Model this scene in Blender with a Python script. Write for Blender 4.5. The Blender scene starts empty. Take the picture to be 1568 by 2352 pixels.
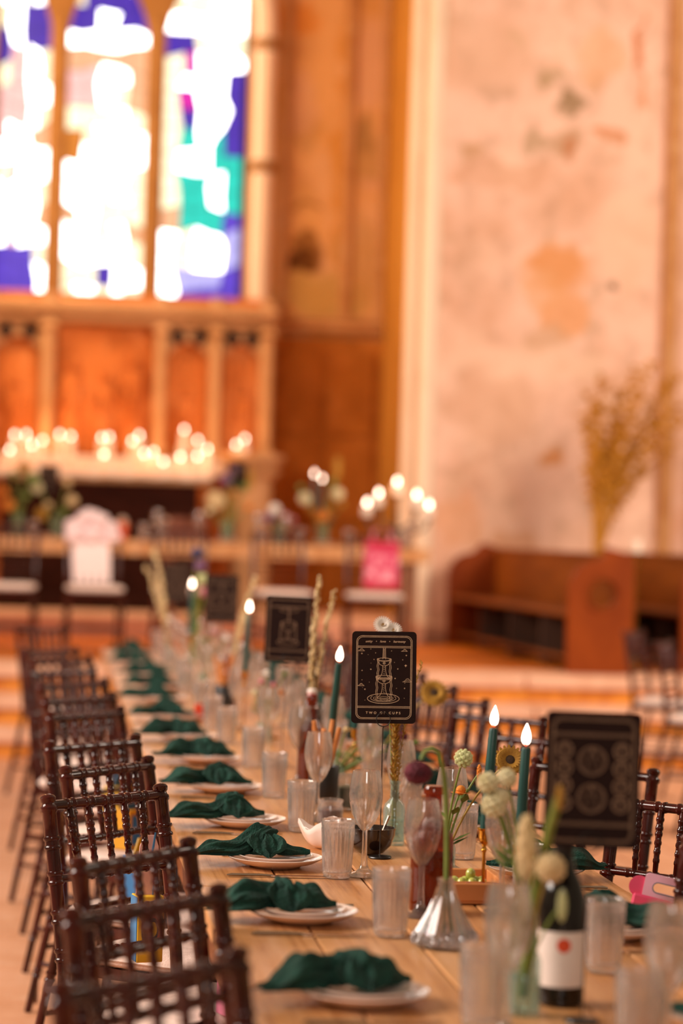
import bpy, bmesh, math, random
from mathutils import Vector, Matrix
random.seed(7)
PI = math.pi
SC = bpy.context.scene
COL = SC.collection
# ---------------------------------------------------------------- camera
FPX, CX, CY = 5553.0, 784.0, 1176.0            # 85 mm on a 36 mm tall frame, 2352 px
EYE = Vector((0, 0, 1.5))
YAW, ROLL, PITCH = math.radians(6.83), math.radians(1.7), math.atan(41 / FPX)
FW = Vector((math.sin(YAW) * math.cos(PITCH), math.cos(YAW) * math.cos(PITCH), math.sin(PITCH)))
_r = Vector((math.cos(YAW), -math.sin(YAW), 0)); _u = _r.cross(FW)
RT = _r * math.cos(ROLL) + _u * math.sin(ROLL)
UP = -_r * math.sin(ROLL) + _u * math.cos(ROLL)
cd = bpy.data.cameras.new('camera'); cam = bpy.data.objects.new('camera', cd); COL.objects.link(cam)
R3 = Matrix((RT, UP, -FW)).transposed()
cam.matrix_world = Matrix.Translation(EYE) @ R3.to_4x4()
cd.sensor_fit = 'VERTICAL'; cd.sensor_height = 36; cd.lens = 85
cd.clip_start = 0.05; cd.clip_end = 200
cd.dof.use_dof = True; cd.dof.focus_distance = 5.38; cd.dof.aperture_fstop = 1.9
SC.camera = cam
# ---------------------------------------------------------------- world, lights, exposure
w = bpy.data.worlds.new('world'); SC.world = w; w.use_nodes = True
bg = w.node_tree.nodes['Background']
bg.inputs[0].default_value = (1.0, 0.72, 0.47, 1); bg.inputs[1].default_value = 0.30
SC.view_settings.view_transform = 'Standard'; SC.view_settings.look = 'None'
SC.view_settings.exposure = 0.1; SC.view_settings.gamma = 1; SC.view_settings.use_curve_mapping = False
SC.cycles.use_denoising = True
SC.cycles.max_bounces = 16; SC.cycles.transmission_bounces = 16; SC.cycles.diffuse_bounces = 4; SC.cycles.glossy_bounces = 6; SC.cycles.transparent_max_bounces = 32
SC.cycles.sample_clamp_indirect = 5.0
SC.cycles.caustics_reflective = False; SC.cycles.caustics_refractive = False

def area(name, loc, target, sx, sy, power, col):
    l = bpy.data.lights.new(name, 'AREA'); l.shape = 'RECTANGLE'; l.size = sx; l.size_y = sy
    l.energy = power; l.color = col
    o = bpy.data.objects.new(name, l); COL.objects.link(o); o.location = loc
    o.rotation_euler = (Vector(target) - Vector(loc)).to_track_quat('-Z', 'Y').to_euler()
    return o
area('nave_window_light', (-7.5, 6.5, 5.5), (1, 9, 0.8), 7, 3.5, 1400, (1, .87, .77))
area('unseen_front_fill', (-.6, -7.5, 5.2), (.8, 7, .9), 2.6, 3.4, 270, (1, .93, .88))  # added fill behind the camera for front light and glass highlights
area('aisle_window_light', (9, 10, 6), (3.6, 20, 3.0), 5, 4, 1000, (1, .84, .70))
area('chancel_fill_light', (-2.0, 20.6, 5.6), (3.1, 21.5, 3.5), 1.5, 2.5, 330, (1, .72, .42))  # added warm lamp inside the chancel, brightens the east and side walls

def G(px, py, z):                                # world point of a photo pixel on the level z
    d = FW + RT * ((px - CX) / FPX) + UP * ((CY - py) / FPX)
    return EYE + d * ((z - EYE.z) / d.z)
def W(px, py, y):                                # world point of a photo pixel on the plane at depth y
    d = FW + RT * ((px - CX) / FPX) + UP * ((CY - py) / FPX)
    return EYE + d * (y / d.y)

# ---------------------------------------------------------------- materials
def lin(c):
    f = lambda v: v / 12.92 if v <= .04045 else ((v + .055) / 1.055) ** 2.4
    if isinstance(c, str): c = tuple(int(c[i:i + 2], 16) / 255 for i in (0, 2, 4))
    return (f(c[0]), f(c[1]), f(c[2]), 1)
class NT:
    def __init__(s, name):
        s.m = bpy.data.materials.new(name); s.m.use_nodes = True; s.t = s.m.node_tree
        s.b = s.t.nodes['Principled BSDF']; s.out = s.t.nodes['Material Output']
    def n(s, kind, **kw):
        x = s.t.nodes.new(kind)
        for k, v in kw.items():
            if k.startswith('_'): setattr(x, k[1:], v)
            else:
                i = x.inputs[int(k[1:])] if k[0] == 'i' and k[1:].isdigit() else x.inputs[k]
                if hasattr(v, 'is_output'): s.t.links.new(v, i)
                else: i.default_value = v
        return x
    def l(s, a, b): s.t.links.new(a, b)
    def coord(s, scale=(1, 1, 1), which='Object'):
        c = s.n('ShaderNodeTexCoord'); mp = s.n('ShaderNodeMapping')
        s.l(c.outputs[which], mp.inputs[0]); mp.inputs['Scale'].default_value = scale
        return mp.outputs[0]
    def noise(s, vec, scale, detail=4, rough=.55):
        x = s.n('ShaderNodeTexNoise', Scale=scale, Detail=detail, Roughness=rough); s.l(vec, x.inputs['Vector'])
        return x.outputs[0]
    def ramp(s, fac, a, b):
        x = s.n('ShaderNodeMapRange', **{'From Min': a, 'From Max': b}); s.l(fac, x.inputs[0]); return x.outputs[0]
    def mix(s, fac, c1, c2, mode='MIX'):
        x = s.t.nodes.new('ShaderNodeMix'); x.data_type = 'RGBA'; x.blend_type = mode
        for i, v in ((0, fac), (6, c1), (7, c2)):
            if hasattr(v, 'is_output'): s.l(v, x.inputs[i])
            else: x.inputs[i].default_value = v
        return x.outputs[2]
    def bump(s, h, strength, dist=.01):
        x = s.n('ShaderNodeBump', Strength=strength, Distance=dist); s.l(h, x.inputs['Height']); s.l(x.outputs[0], s.b.inputs['Normal'])

def mat(name, col, rough=.5, col2=None, scale=8, lo=.35, hi=.65, stretch=(1, 1, 1), bump=0, bscale=None, metal=0, spec=.5, coat=0, sss=0, bdist=.004):
    k = NT(name); k.b.inputs['Roughness'].default_value = rough
    k.b.inputs['Metallic'].default_value = metal; k.b.inputs['Specular IOR Level'].default_value = spec
    k.b.inputs['Coat Weight'].default_value = coat; k.b.inputs['Coat Roughness'].default_value = .08
    if sss:
        k.b.inputs['Subsurface Weight'].default_value = sss; k.b.inputs['Subsurface Radius'].default_value = (.02, .012, .008)
    v = k.coord(stretch); f = k.noise(v, scale)
    c2 = col2 or tuple(min(1, x * 1.08) for x in lin(col)[:3])
    c2 = lin(c2) if col2 else (*c2, 1)
    k.l(k.mix(k.ramp(f, lo, hi), lin(col), c2), k.b.inputs['Base Color'])
    if bump: k.bump(k.noise(v, bscale or scale * 4), bump, bdist)
    return k.m
def emis(name, col, strength):
    k = NT(name); k.b.inputs['Base Color'].default_value = (0, 0, 0, 1)
    f = k.noise(k.coord(), 9)
    k.l(k.mix(k.ramp(f, .2, .8), lin(col), tuple(.93 * x for x in lin(col)[:3]) + (1,)), k.b.inputs['Emission Color'])
    k.b.inputs['Emission Strength'].default_value = strength; return k.m
def glass(name, tint=(.96, .95, .94), body=.06, bodycol='fff0ea', rough=.04, ior=1.5, film=.0):
    # thin clear wall: lets light straight through, mirrors at grazing angles, slightly milky
    k = NT(name); k.t.nodes.remove(k.b)
    tr = k.n('ShaderNodeBsdfTransparent', Color=(*tint, 1)); gl = k.n('ShaderNodeBsdfGlossy', Roughness=rough)
    df = k.n('ShaderNodeBsdfDiffuse'); tl = k.n('ShaderNodeBsdfTranslucent')
    nz = k.noise(k.coord(), 30); cc = k.mix(nz, lin(bodycol), tuple(.9 * x for x in lin(bodycol)[:3]) + (1,))
    k.l(cc, df.inputs[0]); k.l(cc, tl.inputs[0])
    m0 = k.n('ShaderNodeMixShader', i0=.5); k.l(df.outputs[0], m0.inputs[1]); k.l(tl.outputs[0], m0.inputs[2])
    lw = k.n('ShaderNodeLayerWeight', Blend=.35)
    bf = k.n('ShaderNodeMath', _operation='MULTIPLY_ADD', i1=film, i2=body); k.l(lw.outputs[1], bf.inputs[0])
    m1 = k.n('ShaderNodeMixShader'); k.l(bf.outputs[0], m1.inputs[0]); k.l(tr.outputs[0], m1.inputs[1]); k.l(m0.outputs[0], m1.inputs[2])
    lf = k.n('ShaderNodeLayerWeight', Blend=.5); pw = k.n('ShaderNodeMath', _operation='POWER', i1=4.0); k.l(lf.outputs['Facing'], pw.inputs[0])
    fr = k.n('ShaderNodeMath', _operation='MULTIPLY_ADD', i1=.75, i2=.045); k.l(pw.outputs[0], fr.inputs[0]); m2 = k.n('ShaderNodeMixShader')
    k.l(fr.outputs[0], m2.inputs[0]); k.l(m1.outputs[0], m2.inputs[1]); k.l(gl.outputs[0], m2.inputs[2])
    k.l(m2.outputs[0], k.out.inputs[0]); return k.m

def clear_glass(name, tint=(.98, .96, .95), share=.55, ior=1.33, rough=.0, body=.03):
    # solid clear glass: part of the light is bent, part runs straight through, a trace of milky scatter
    k = NT(name); k.t.nodes.remove(k.b)
    tr = k.n('ShaderNodeBsdfTransparent', Color=(*tint, 1)); gl = k.n('ShaderNodeBsdfGlass', Color=(*tint, 1), Roughness=rough, IOR=ior)
    df = k.n('ShaderNodeAddShader'); d1 = k.n('ShaderNodeBsdfDiffuse'); d2 = k.n('ShaderNodeBsdfTranslucent'); nz = k.noise(k.coord(), 30)
    cc = k.mix(nz, (.62, .58, .57, 1), (.56, .52, .51, 1)); k.l(cc, d1.inputs[0]); k.l(cc, d2.inputs[0]); k.l(d1.outputs[0], df.inputs[0]); k.l(d2.outputs[0], df.inputs[1])
    m0 = k.n('ShaderNodeMixShader', i0=share); k.l(tr.outputs[0], m0.inputs[1]); k.l(gl.outputs[0], m0.inputs[2])
    lf = k.n('ShaderNodeLayerWeight', Blend=.5); pw = k.n('ShaderNodeMath', _operation='POWER', i1=3.0); k.l(lf.outputs['Facing'], pw.inputs[0])
    gs = k.n('ShaderNodeBsdfGlossy', Roughness=.06); fr = k.n('ShaderNodeMath', _operation='MULTIPLY_ADD', i1=.6, i2=.04); k.l(pw.outputs[0], fr.inputs[0])
    m1 = k.n('ShaderNodeMixShader', i0=body); k.l(m0.outputs[0], m1.inputs[1]); k.l(df.outputs[0], m1.inputs[2])
    m2 = k.n('ShaderNodeMixShader'); k.l(fr.outputs[0], m2.inputs[0]); k.l(m1.outputs[0], m2.inputs[1]); k.l(gs.outputs[0], m2.inputs[2])
    k.l(m2.outputs[0], k.out.inputs[0]); return k.m

def plaster(name, base, layers, spots=(), bump=.25, rough=.9):
    # layers: (colour, scale, lo, hi, amount, stretch) ; spots: (x, y, z, rx, ry, rz, colour, amount) in object space = world space
    k = NT(name); k.b.inputs['Roughness'].default_value = rough; k.b.inputs['Specular IOR Level'].default_value = .15
    g = k.n('ShaderNodeNewGeometry').outputs['Position']; c = lin(base)
    for col, sc, lo, hi, amt, st in layers:
        mp = k.n('ShaderNodeMapping', Scale=st); mp.inputs['Location'].default_value = (sc * 1.7, sc, -sc); k.l(g, mp.inputs[0])
        f = k.ramp(k.noise(mp.outputs[0], sc, 5, .6), lo, hi)
        q = k.n('ShaderNodeMath', _operation='MULTIPLY', i1=amt); k.l(f, q.inputs[0])
        c = k.mix(q.outputs[0], c, lin(col))
    if spots:
        wob = k.n('ShaderNodeTexNoise', Scale=3.5, Detail=4); k.l(g, wob.inputs['Vector'])
        wv = k.n('ShaderNodeVectorMath', _operation='MULTIPLY_ADD'); k.l(wob.outputs['Color'], wv.inputs[0])
        wv.inputs[1].default_value = (.45, .45, .45); k.l(g, wv.inputs[2])
    for x, y, z, rx, ry, rz, col, amt in spots:
        sb = k.n('ShaderNodeVectorMath', _operation='SUBTRACT'); k.l(wv.outputs[0], sb.inputs[0]); sb.inputs[1].default_value = (x + .22, y + .22, z + .22)
        dv = k.n('ShaderNodeVectorMath', _operation='DIVIDE'); k.l(sb.outputs[0], dv.inputs[0]); dv.inputs[1].default_value = (rx, ry, rz)
        ln = k.n('ShaderNodeVectorMath', _operation='LENGTH'); k.l(dv.outputs[0], ln.inputs[0])
        f = k.ramp(ln.outputs['Value'], 1.15, .75)
        q = k.n('ShaderNodeMath', _operation='MULTIPLY', i1=amt); k.l(f, q.inputs[0])
        c = k.mix(q.outputs[0], c, lin(col))
    k.l(c, k.b.inputs['Base Color'])
    if bump: k.bump(k.noise(g, 14, 6), bump, .02)
    return k.m

# ---------------------------------------------------------------- mesh builder
class M:
    def __init__(s): s.v = []; s.f = []; s.m = []
    def _add(s, vs, fs):
        n = len(s.v); s.v += [tuple(p) for p in vs]; s.f += [tuple(i + n for i in q) for q in fs]; return s
    def box(s, c, d, b=None, rz=0, mx=None):       # chamfered box, centre c, full size d
        hx, hy, hz = d[0] / 2, d[1] / 2, d[2] / 2
        if b is None: b = .08 * min(d)
        b = min(b, hx * .9, hy * .9, hz * .9); vs = []; idx = {}
        for i in (-1, 1):
            for j in (-1, 1):
                for k in (-1, 1):
                    for a in range(3):
                        idx[i, j, k, a] = len(vs)
                        vs.append((i * (hx - (a != 0) * b), j * (hy - (a != 1) * b), k * (hz - (a != 2) * b)))
        fs = []
        S = (-1, 1)
        for i in S:
            q = [idx[i, j, k, 0] for j, k in ((-1, -1), (1, -1), (1, 1), (-1, 1))]; fs.append(q if i > 0 else q[::-1])
            q = [idx[j, i, k, 1] for j, k in ((-1, -1), (1, -1), (1, 1), (-1, 1))]; fs.append(q[::-1] if i > 0 else q)
            q = [idx[j, k, i, 2] for j, k in ((-1, -1), (1, -1), (1, 1), (-1, 1))]; fs.append(q if i > 0 else q[::-1])
        for i in S:
            for j in S:
                q = [idx[i, j, -1, 0], idx[i, j, 1, 0], idx[i, j, 1, 1], idx[i, j, -1, 1]]; fs.append(q[::-1] if i * j > 0 else q)
                q = [idx[i, -1, j, 0], idx[i, 1, j, 0], idx[i, 1, j, 2], idx[i, -1, j, 2]]; fs.append(q if i * j > 0 else q[::-1])
                q = [idx[-1, i, j, 1], idx[1, i, j, 1], idx[1, i, j, 2], idx[-1, i, j, 2]]; fs.append(q[::-1] if i * j > 0 else q)
                for k in S:
                    q = [idx[i, j, k, 0], idx[i, j, k, 1], idx[i, j, k, 2]]; fs.append(q if i * j * k > 0 else q[::-1])
        cs, sn = math.cos(rz), math.sin(rz)
        if mx is None: vs = [(c[0] + x * cs - y * sn, c[1] + x * sn + y * cs, c[2] + z) for x, y, z in vs]
        else: vs = [mx @ Vector(p) + Vector(c) for p in vs]
        return s._add(vs, fs)
    def lathe(s, prof, n=20, c=(0, 0, 0), rib=None, sx=1, sy=1):      # prof: (r, z[, ribbed]) bottom to top
        vs = []; fs = []
        for p in prof:
            for k in range(n):
                a = 2 * PI * k / n; r = p[0]
                if rib and len(p) > 2 and p[2]: r *= 1 + rib[1] * math.cos(rib[0] * a)
                vs.append((c[0] + r * math.cos(a) * sx, c[1] + r * math.sin(a) * sy, c[2] + p[1]))
        for i in range(len(prof) - 1):
            for k in range(n):
                fs.append((i * n + k, i * n + (k + 1) % n, (i + 1) * n + (k + 1) % n, (i + 1) * n + k))
        if prof[0][0] > 1e-5: fs.append(tuple(range(n))[::-1])
        if prof[-1][0] > 1e-5: fs.append(tuple((len(prof) - 1) * n + k for k in range(n)))
        return s._add(vs, fs)
    def tube(s, pts, rad, n=8, cap=True, flat=1.0):
        pts = [Vector(p) for p in pts]; vs = []; fs = []
        if not hasattr(rad, '__len__'): rad = [rad] * len(pts)
        d = (pts[1] - pts[0]).normalized()
        ref = Vector((0, 0, 1)) if abs(d.z) < .9 else Vector((0, 1, 0))
        a = d.cross(ref).normalized()
        for i, p in enumerate(pts):
            t = (pts[min(i + 1, len(pts) - 1)] - pts[max(i - 1, 0)])
            if t.length < 1e-9: t = d
            t.normalize(); a = (a - t * a.dot(t)).normalized(); b = t.cross(a)
            for k in range(n):
                th = 2 * PI * k / n; vs.append(p + (a * math.cos(th) + b * math.sin(th) * flat) * rad[i])
        for i in range(len(pts) - 1):
            for k in range(n): fs.append((i * n + k, i * n + (k + 1) % n, (i + 1) * n + (k + 1) % n, (i + 1) * n + k))
        if cap: fs.append(tuple(range(n))[::-1]); fs.append(tuple((len(pts) - 1) * n + k for k in range(n)))
        return s._add(vs, fs)
    def ell(s, c, r, nu=12, nv=8, e=1.0, rz=0):
        sg = lambda x: math.copysign(abs(x) ** e, x); vs = [(0, 0, -r[2])]; fs = []
        for j in range(1, nv):
            ph = -PI / 2 + PI * j / nv
            for i in range(nu):
                th = 2 * PI * i / nu
                vs.append((r[0] * sg(math.cos(ph)) * sg(math.cos(th)), r[1] * sg(math.cos(ph)) * sg(math.sin(th)), r[2] * math.copysign(abs(math.sin(ph)) ** (e if e > .7 else .8), math.sin(ph))))
        vs.append((0, 0, r[2]))
        for i in range(nu):
            fs.append((0, 1 + (i + 1) % nu, 1 + i)); L = 1 + (nv - 2) * nu
            fs.append((L + i, L + (i + 1) % nu, len(vs) - 1))
        for j in range(nv - 2):
            for i in range(nu): fs.append((1 + j * nu + i, 1 + j * nu + (i + 1) % nu, 1 + (j + 1) * nu + (i + 1) % nu, 1 + (j + 1) * nu + i))
        cs, sn = math.cos(rz), math.sin(rz)
        return s._add([(c[0] + x * cs - y * sn, c[1] + x * sn + y * cs, c[2] + z) for x, y, z in vs], fs)
    def prism(s, poly, o, U, V, N):                # polygon poly (u,v) in plane o,U,V pushed along N
        o, U, V, N = map(Vector, (o, U, V, N)); n = len(poly)
        a = [o + U * p[0] + V * p[1] for p in poly]
        fs = [tuple(range(n))[::-1], tuple(range(n, 2 * n))] + [(i, (i + 1) % n, n + (i + 1) % n, n + i) for i in range(n)]
        return s._add(a + [p + N for p in a], fs)
    def stroke(s, pts, wd, o=0, closed=False):      # flat ribbon in the local xz plane, facing -y, at y = o
        n = len(pts); P = [Vector((p[0], p[1])) for p in pts]; vs = []; fs = []
        for i in range(n):
            a = P[(i - 1) % n] if closed or i else P[i]; b = P[(i + 1) % n] if closed or i < n - 1 else P[i]
            t = (b - a); t = t.normalized() if t.length > 1e-9 else Vector((1, 0)); nn = Vector((-t.y, t.x)) * wd / 2
            vs += [(P[i].x + nn.x, o, P[i].y + nn.y), (P[i].x - nn.x, o, P[i].y - nn.y)]
        for i in range(n if closed else n - 1):
            j = (i + 1) % n; fs.append((2 * i, 2 * i + 1, 2 * j + 1, 2 * j))
        return s._add(vs, fs)
    def sheet(s, fn, nu, nv):                       # open surface from fn(u,v), u,v in 0..1
        vs = [fn(i / nu, j / nv) for j in range(nv + 1) for i in range(nu + 1)]
        fs = [(j * (nu + 1) + i, j * (nu + 1) + i + 1, (j + 1) * (nu + 1) + i + 1, (j + 1) * (nu + 1) + i) for j in range(nv) for i in range(nu)]
        return s._add(vs, fs)
    def mesh(s, name, material=None, smooth=True, angle=40):
        me = bpy.data.meshes.new(name); me.from_pydata(s.v, [], s.f); me.update()
        if smooth:
            me.polygons.foreach_set('use_smooth', [True] * len(me.polygons))
            me.set_sharp_from_angle(angle=math.radians(angle))
        if material: me.materials.append(material)
        return me

def obj(name, m, material=None, parent=None, loc=None, rot=None, smooth=True, **props):
    me = m if isinstance(m, bpy.types.Mesh) else m.mesh(name, material, smooth)
    o = bpy.data.objects.new(name, me); COL.objects.link(o)
    if parent: o.parent = parent
    if loc is not None: o.location = loc
    if rot is not None: o.rotation_euler = rot
    for k, v in props.items(): o[k] = v
    return o
def tag(o, label, cat, group=None):
    o['label'] = label; o['category'] = cat
    if group: o['group'] = group
    return o
def thing(name, label, cat, loc=(0, 0, 0), rz=0, group=None):
    o = bpy.data.objects.new(name, None); COL.objects.link(o); o.location = loc; o.rotation_euler = (0, 0, rz)
    o.empty_display_size = .05
    return tag(o, label, cat, group)
def dup(o, parent=None, loc=None, rz=None, label=None, group=None):
    c = o.copy(); COL.objects.link(c)
    if parent: c.parent = parent
    if loc is not None: c.location = loc
    if rz is not None: c.rotation_euler = (0, 0, rz) if not hasattr(rz, '__len__') else rz
    if label: c['label'] = label
    if group: c['group'] = group
    for ch in list(o.children): dup(ch, c)
    return c
def struct(name, m, material=None, parent=None, smooth=False):
    o = obj(name, m, material, parent, smooth=smooth)
    if not parent: o['kind'] = 'structure'
    return o
ORD = ['first', 'second', 'third', 'fourth', 'fifth', 'sixth', 'seventh', 'eighth', 'ninth', 'tenth', 'eleventh', 'twelfth', 'thirteenth', 'fourteenth', 'fifteenth', 'sixteenth', 'seventeenth', 'eighteenth', 'nineteenth', 'twentieth', 'twenty-first', 'twenty-second', 'twenty-third', 'twenty-fourth', 'twenty-fifth']

exec_parts = []
# ================================================================= STRUCTURE
PLAT, SANC, Y0 = .56, .74, 15.33                # chancel platform, sanctuary step, first step
stone_floor = plaster('floor_slab_stone', 'dba07c', [('c98a62', 2.2, .4, .65, .7, (1, 1, 1)), ('e8b797', 9, .5, .7, .5, (1, 1, 1))], bump=.1, rough=.55)
grout = mat('floor_joint', '8a5a3c', .9, '6e4630', 6)
tile_floor = plaster('chancel_tile', 'e07a10', [('b8580a', 3, .4, .6, .6, (1, 1, 1)), ('d99650', 11, .5, .7, .5, (1, 1, 1))], bump=.08, rough=.5)
pale_stone = plaster('pale_step_stone', 'dfae90', [('c99474', 4, .45, .65, .6, (1, 1, 1))], bump=.1, rough=.6)
riser_tile = mat('ochre_riser_tile', 'd98a2e', .45, 'b8661a', 7, .4, .6)
ochre_stone = plaster('ochre_stone', 'c08a58', [('a87040', 3, .45, .65, .6, (1, 1, 1)), ('d2a678', 7, .5, .7, .5, (1, 1, 1))], bump=.2, rough=.85)
shaft_stone = plaster('shaft_stone', 'ecd0b4', [('d8b08c', 2.5, .5, .75, .6, (1, 1, .5))], bump=.1, rough=.8)

fl = struct('floor', M().box((2, 6.6, -.06), (12, 17.5, .10), .005), grout)
slab_meshes = []
for i in range(4):
    slab_meshes.append(M().box((0, 0, 0), (.588, .588, .03), .004).mesh('floor_slab', stone_floor, False))
for i in range(-3, 9):
    for j in range(23):
        x = -.9 + .6 * i + .3 * (j % 2); y = 1.9 + .6 * j
        if -.2 < x - .5 < .55 and False: continue
        o = obj('floor_slab', slab_meshes[(i * 3 + j) % 4], parent=fl, loc=(x, y, -.0165 + random.uniform(-.0015, .0015)))
# steps: a pale stone nosing over an ochre tiled riser
for k in range(3):
    y = Y0 + .33 * k; z = PLAT * (k + 1) / 3; d = .40 if k < 2 else .60
    st = struct('trim_%d' % (k + 1), M().box((2, y + .02 + d / 2, z - .105 - .05), (12, d - .04, .16 if k == 0 else .21), .003), riser_tile)
    for q in range(10):
        obj('step_stone', M().box((-3.4 + 1.2 * q, y + d / 2, z - .045), (1.185, d, .088), .008), pale_stone, st, smooth=False)
cf = struct('floor_chancel', M().box((2, 19.6, PLAT - .08), (12, 6.4, .12), .005), grout)
tm = [M().box((0, 0, 0), (.486, .486, .03), .004).mesh('floor_tile', tile_floor, False) for _ in range(2)]
for i in range(17):
    for j in range(7):
        obj('floor_tile', tm[(i + j) % 2], parent=cf, loc=(-2.19 + .495 * i, Y0 + .66 + .6 + .26 + .495 * j, PLAT - .0155))
struct('trim_4', M().box((.43, 21.4, (PLAT + SANC) / 2), (5.32, 3.2, SANC - PLAT), .012).box((4.6, 20.5, (PLAT + SANC) / 2 - .01), (3.0, .5, SANC - PLAT), .01), pale_stone)

sp = []
def spot(px, py, rx, ry, y, col, amt):
    p = W(px, py, y); s = y / FPX; sp.append((p.x, p.y, p.z, rx * s, .8, ry * s, col, amt))
for a in [(1280, 610, 75, 60, 'd48a48', .8), (1300, 720, 55, 60, 'd99256', .7), (1250, 680, 45, 50, 'dca070', .6), (1388, 655, 20, 17, '5a4020', 1), (1325, 245, 42, 22, '7c6238', .75),
          (1300, 330, 50, 45, 'a88058', .6), (1310, 350, 25, 30, 'b5652c', .6), (1405, 310, 40, 16, 'c67a44', .7), (1472, 100, 14, 70, 'c0672a', .8), (1472, 215, 10, 45, 'c77a40', .7), (1275, 180, 30, 14, 'a3875c', .6),
          (1120, 210, 50, 30, 'b08c70', .55), (1230, 320, 30, 30, '9c8058', .6), (1090, 345, 22, 24, 'b7875a', .6), (1160, 400, 130, 40, 'cc9470', .5), (1255, 1050, 36, 32, 'd28a4c', .8), (1265, 780, 70, 35, 'c79a74', .6),
          (1180, 80, 26, 16, 'b79a70', .55), (1110, 130, 120, 100, 'd9ab8c', .5), (1380, 130, 60, 70, 'dda272', .5), (1080, 600, 40, 80, 'cfa284', .5), (1130, 930, 120, 90, 'd4a382', .55), (1440, 560, 90, 120, 'e9bd9e', .5), (1200, 830, 200, 40, 'ecc3a6', .6), (1060, 1200, 60, 60, 'd89a6c', .5), (1180, 1250, 60, 30, 'c98a58', .5)]:
    spot(a[0], a[1], a[2], a[3], 20.5, a[4], a[5])
wall_plaster = plaster('weathered_peach_plaster', 'ebbfa6', [('cf9a78', 1.1, .45, .62, .7, (1, 1, .8)), ('f0c8ac', 1.6, .5, .66, .6, (1, 1, 1)), ('ac8660', 2.6, .56, .7, .62, (1, 1, .8)), ('d88f58', 2.1, .62, .74, .5, (1, 1, .7)), ('b48c70', 5.5, .5, .66, .42, (1, 1, .8))], sp, bump=.2)
sp2 = []
sp = sp2
for a in [(700, 560, 34, 40, '7a4a1c', .8), (695, 605, 38, 30, '5c3412', .95), (730, 600, 22, 30, '7a4c20', .7), (700, 450, 45, 50, 'c08a50', .5), (700, 470, 40, 8, '8a5c28', .7), (700, 300, 40, 60, 'a87c4c', .5), (845, 350, 50, 80, 'a8804e', .55), (850, 300, 20, 45, '8c6638', .5), (860, 420, 24, 20, 'd8a27c', .6),
          (680, 130, 60, 110, 'd09860', .6), (850, 150, 45, 110, 'd5a280', .6), (690, 240, 35, 70, 'd09c78', .6), (690, 30, 50, 50, 'cc7a24', .7), (790, 300, 18, 400, 'c98838', .7), (745, 680, 110, 50, 'b89050', .8), (830, 600, 60, 100, 'b88a50', .6)]:
    spot(a[0], a[1], a[2], a[3], 23.0, a[4], a[5])
east_plaster = plaster('ochre_mural_plaster', 'd8a066', [('c08438', 1.2, .45, .62, .6, (1, 1, .6)), ('e0b088', 1.9, .5, .68, .6, (1, 1, .8)), ('94662c', 3.1, .58, .72, .5, (1, 1, .8))], sp2, bump=.2)
side_plaster = plaster('ochre_side_plaster', 'b87c30', [('a06422', 1.2, .45, .62, .6, (1, 1, .5)), ('8c5418', 2.3, .58, .72, .6, (1, 1, .6))], bump=.2)
XL, XR, YE = -.66, 1.78, 23.0                    # window opening
wm = M().box((.43, YE + .2, 1.78), (6.2, .4, 3.56), .004).box((2.52, YE + .2, 5.935), (2 * (2.52 - XR), .4, 4.77), .004).box((-1.8, YE + .2, 5.935), (2 * (XL + 1.8), .4, 4.77), .004).box((.43, YE + .2, 8.66), (6.2, .4, .68), .002)
# pointed head of the opening: two curved spandrels
n = 10
cxw = (XL + XR) / 2; hw = (XR - XL) / 2
def arch(u):                                     # u 0..1 from springing to apex on the right side
    R = hw * 2.0; a = u * math.acos(1 - hw / R * 1.0); return (cxw - (R - hw) + R * math.cos(a), 6.15 + R * math.sin(a))
pl = [arch(i / n) for i in range(n + 1)]
wm.prism([(XR, 8.0)] + [(x, z) for x, z in pl][::-1] if False else [(p[0], p[1]) for p in pl] + [(cxw, 8.32), (XR, 8.32)], (0, YE, 0), (1, 0, 0), (0, 0, 1), (0, .4, 0))
wm.prism([(2 * cxw - p[0], p[1]) for p in pl] + [(cxw, 8.32), (XL, 8.32)], (0, YE, 0), (1, 0, 0), (0, 0, 1), (0, .4, 0))
struct('wall_east', wm, east_plaster)
struct('wall_right', M().box((3.30, 21.95, 4.5), (.4, 2.1, 9), .004), side_plaster)
struct('wall_left', M().box((-2.45, 19.2, 4.5), (.4, 7.6, 9), .01), side_plaster)
struct('wall_nave', M().box((4.875, 20.745, 4.5), (3.45, .51, 9), .004), wall_plaster)
shaft_m = M()
for dx, dy, r in ((3.16, 20.52, .085), (3.03, 20.62, .06)):
    shaft_m.lathe([(r * 1.5, PLAT), (r * 1.5, PLAT + .12), (r * 1.15, PLAT + .2), (r, PLAT + .24), (r, 9)], 16, (dx, dy, 0))
struct('trim_5', shaft_m, shaft_stone, smooth=True)
struct('trim_6', M().box((5.26, 20.46, 4.3), (.12, .16, 7.2), .03).box((5.9, 20.2, 4.6), (.5, .3, 8), .03), ochre_stone)
struct('ceiling', M().box((.43, 19.3, 9.1), (6.2, 8, .2), .01), ochre_stone)
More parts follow.
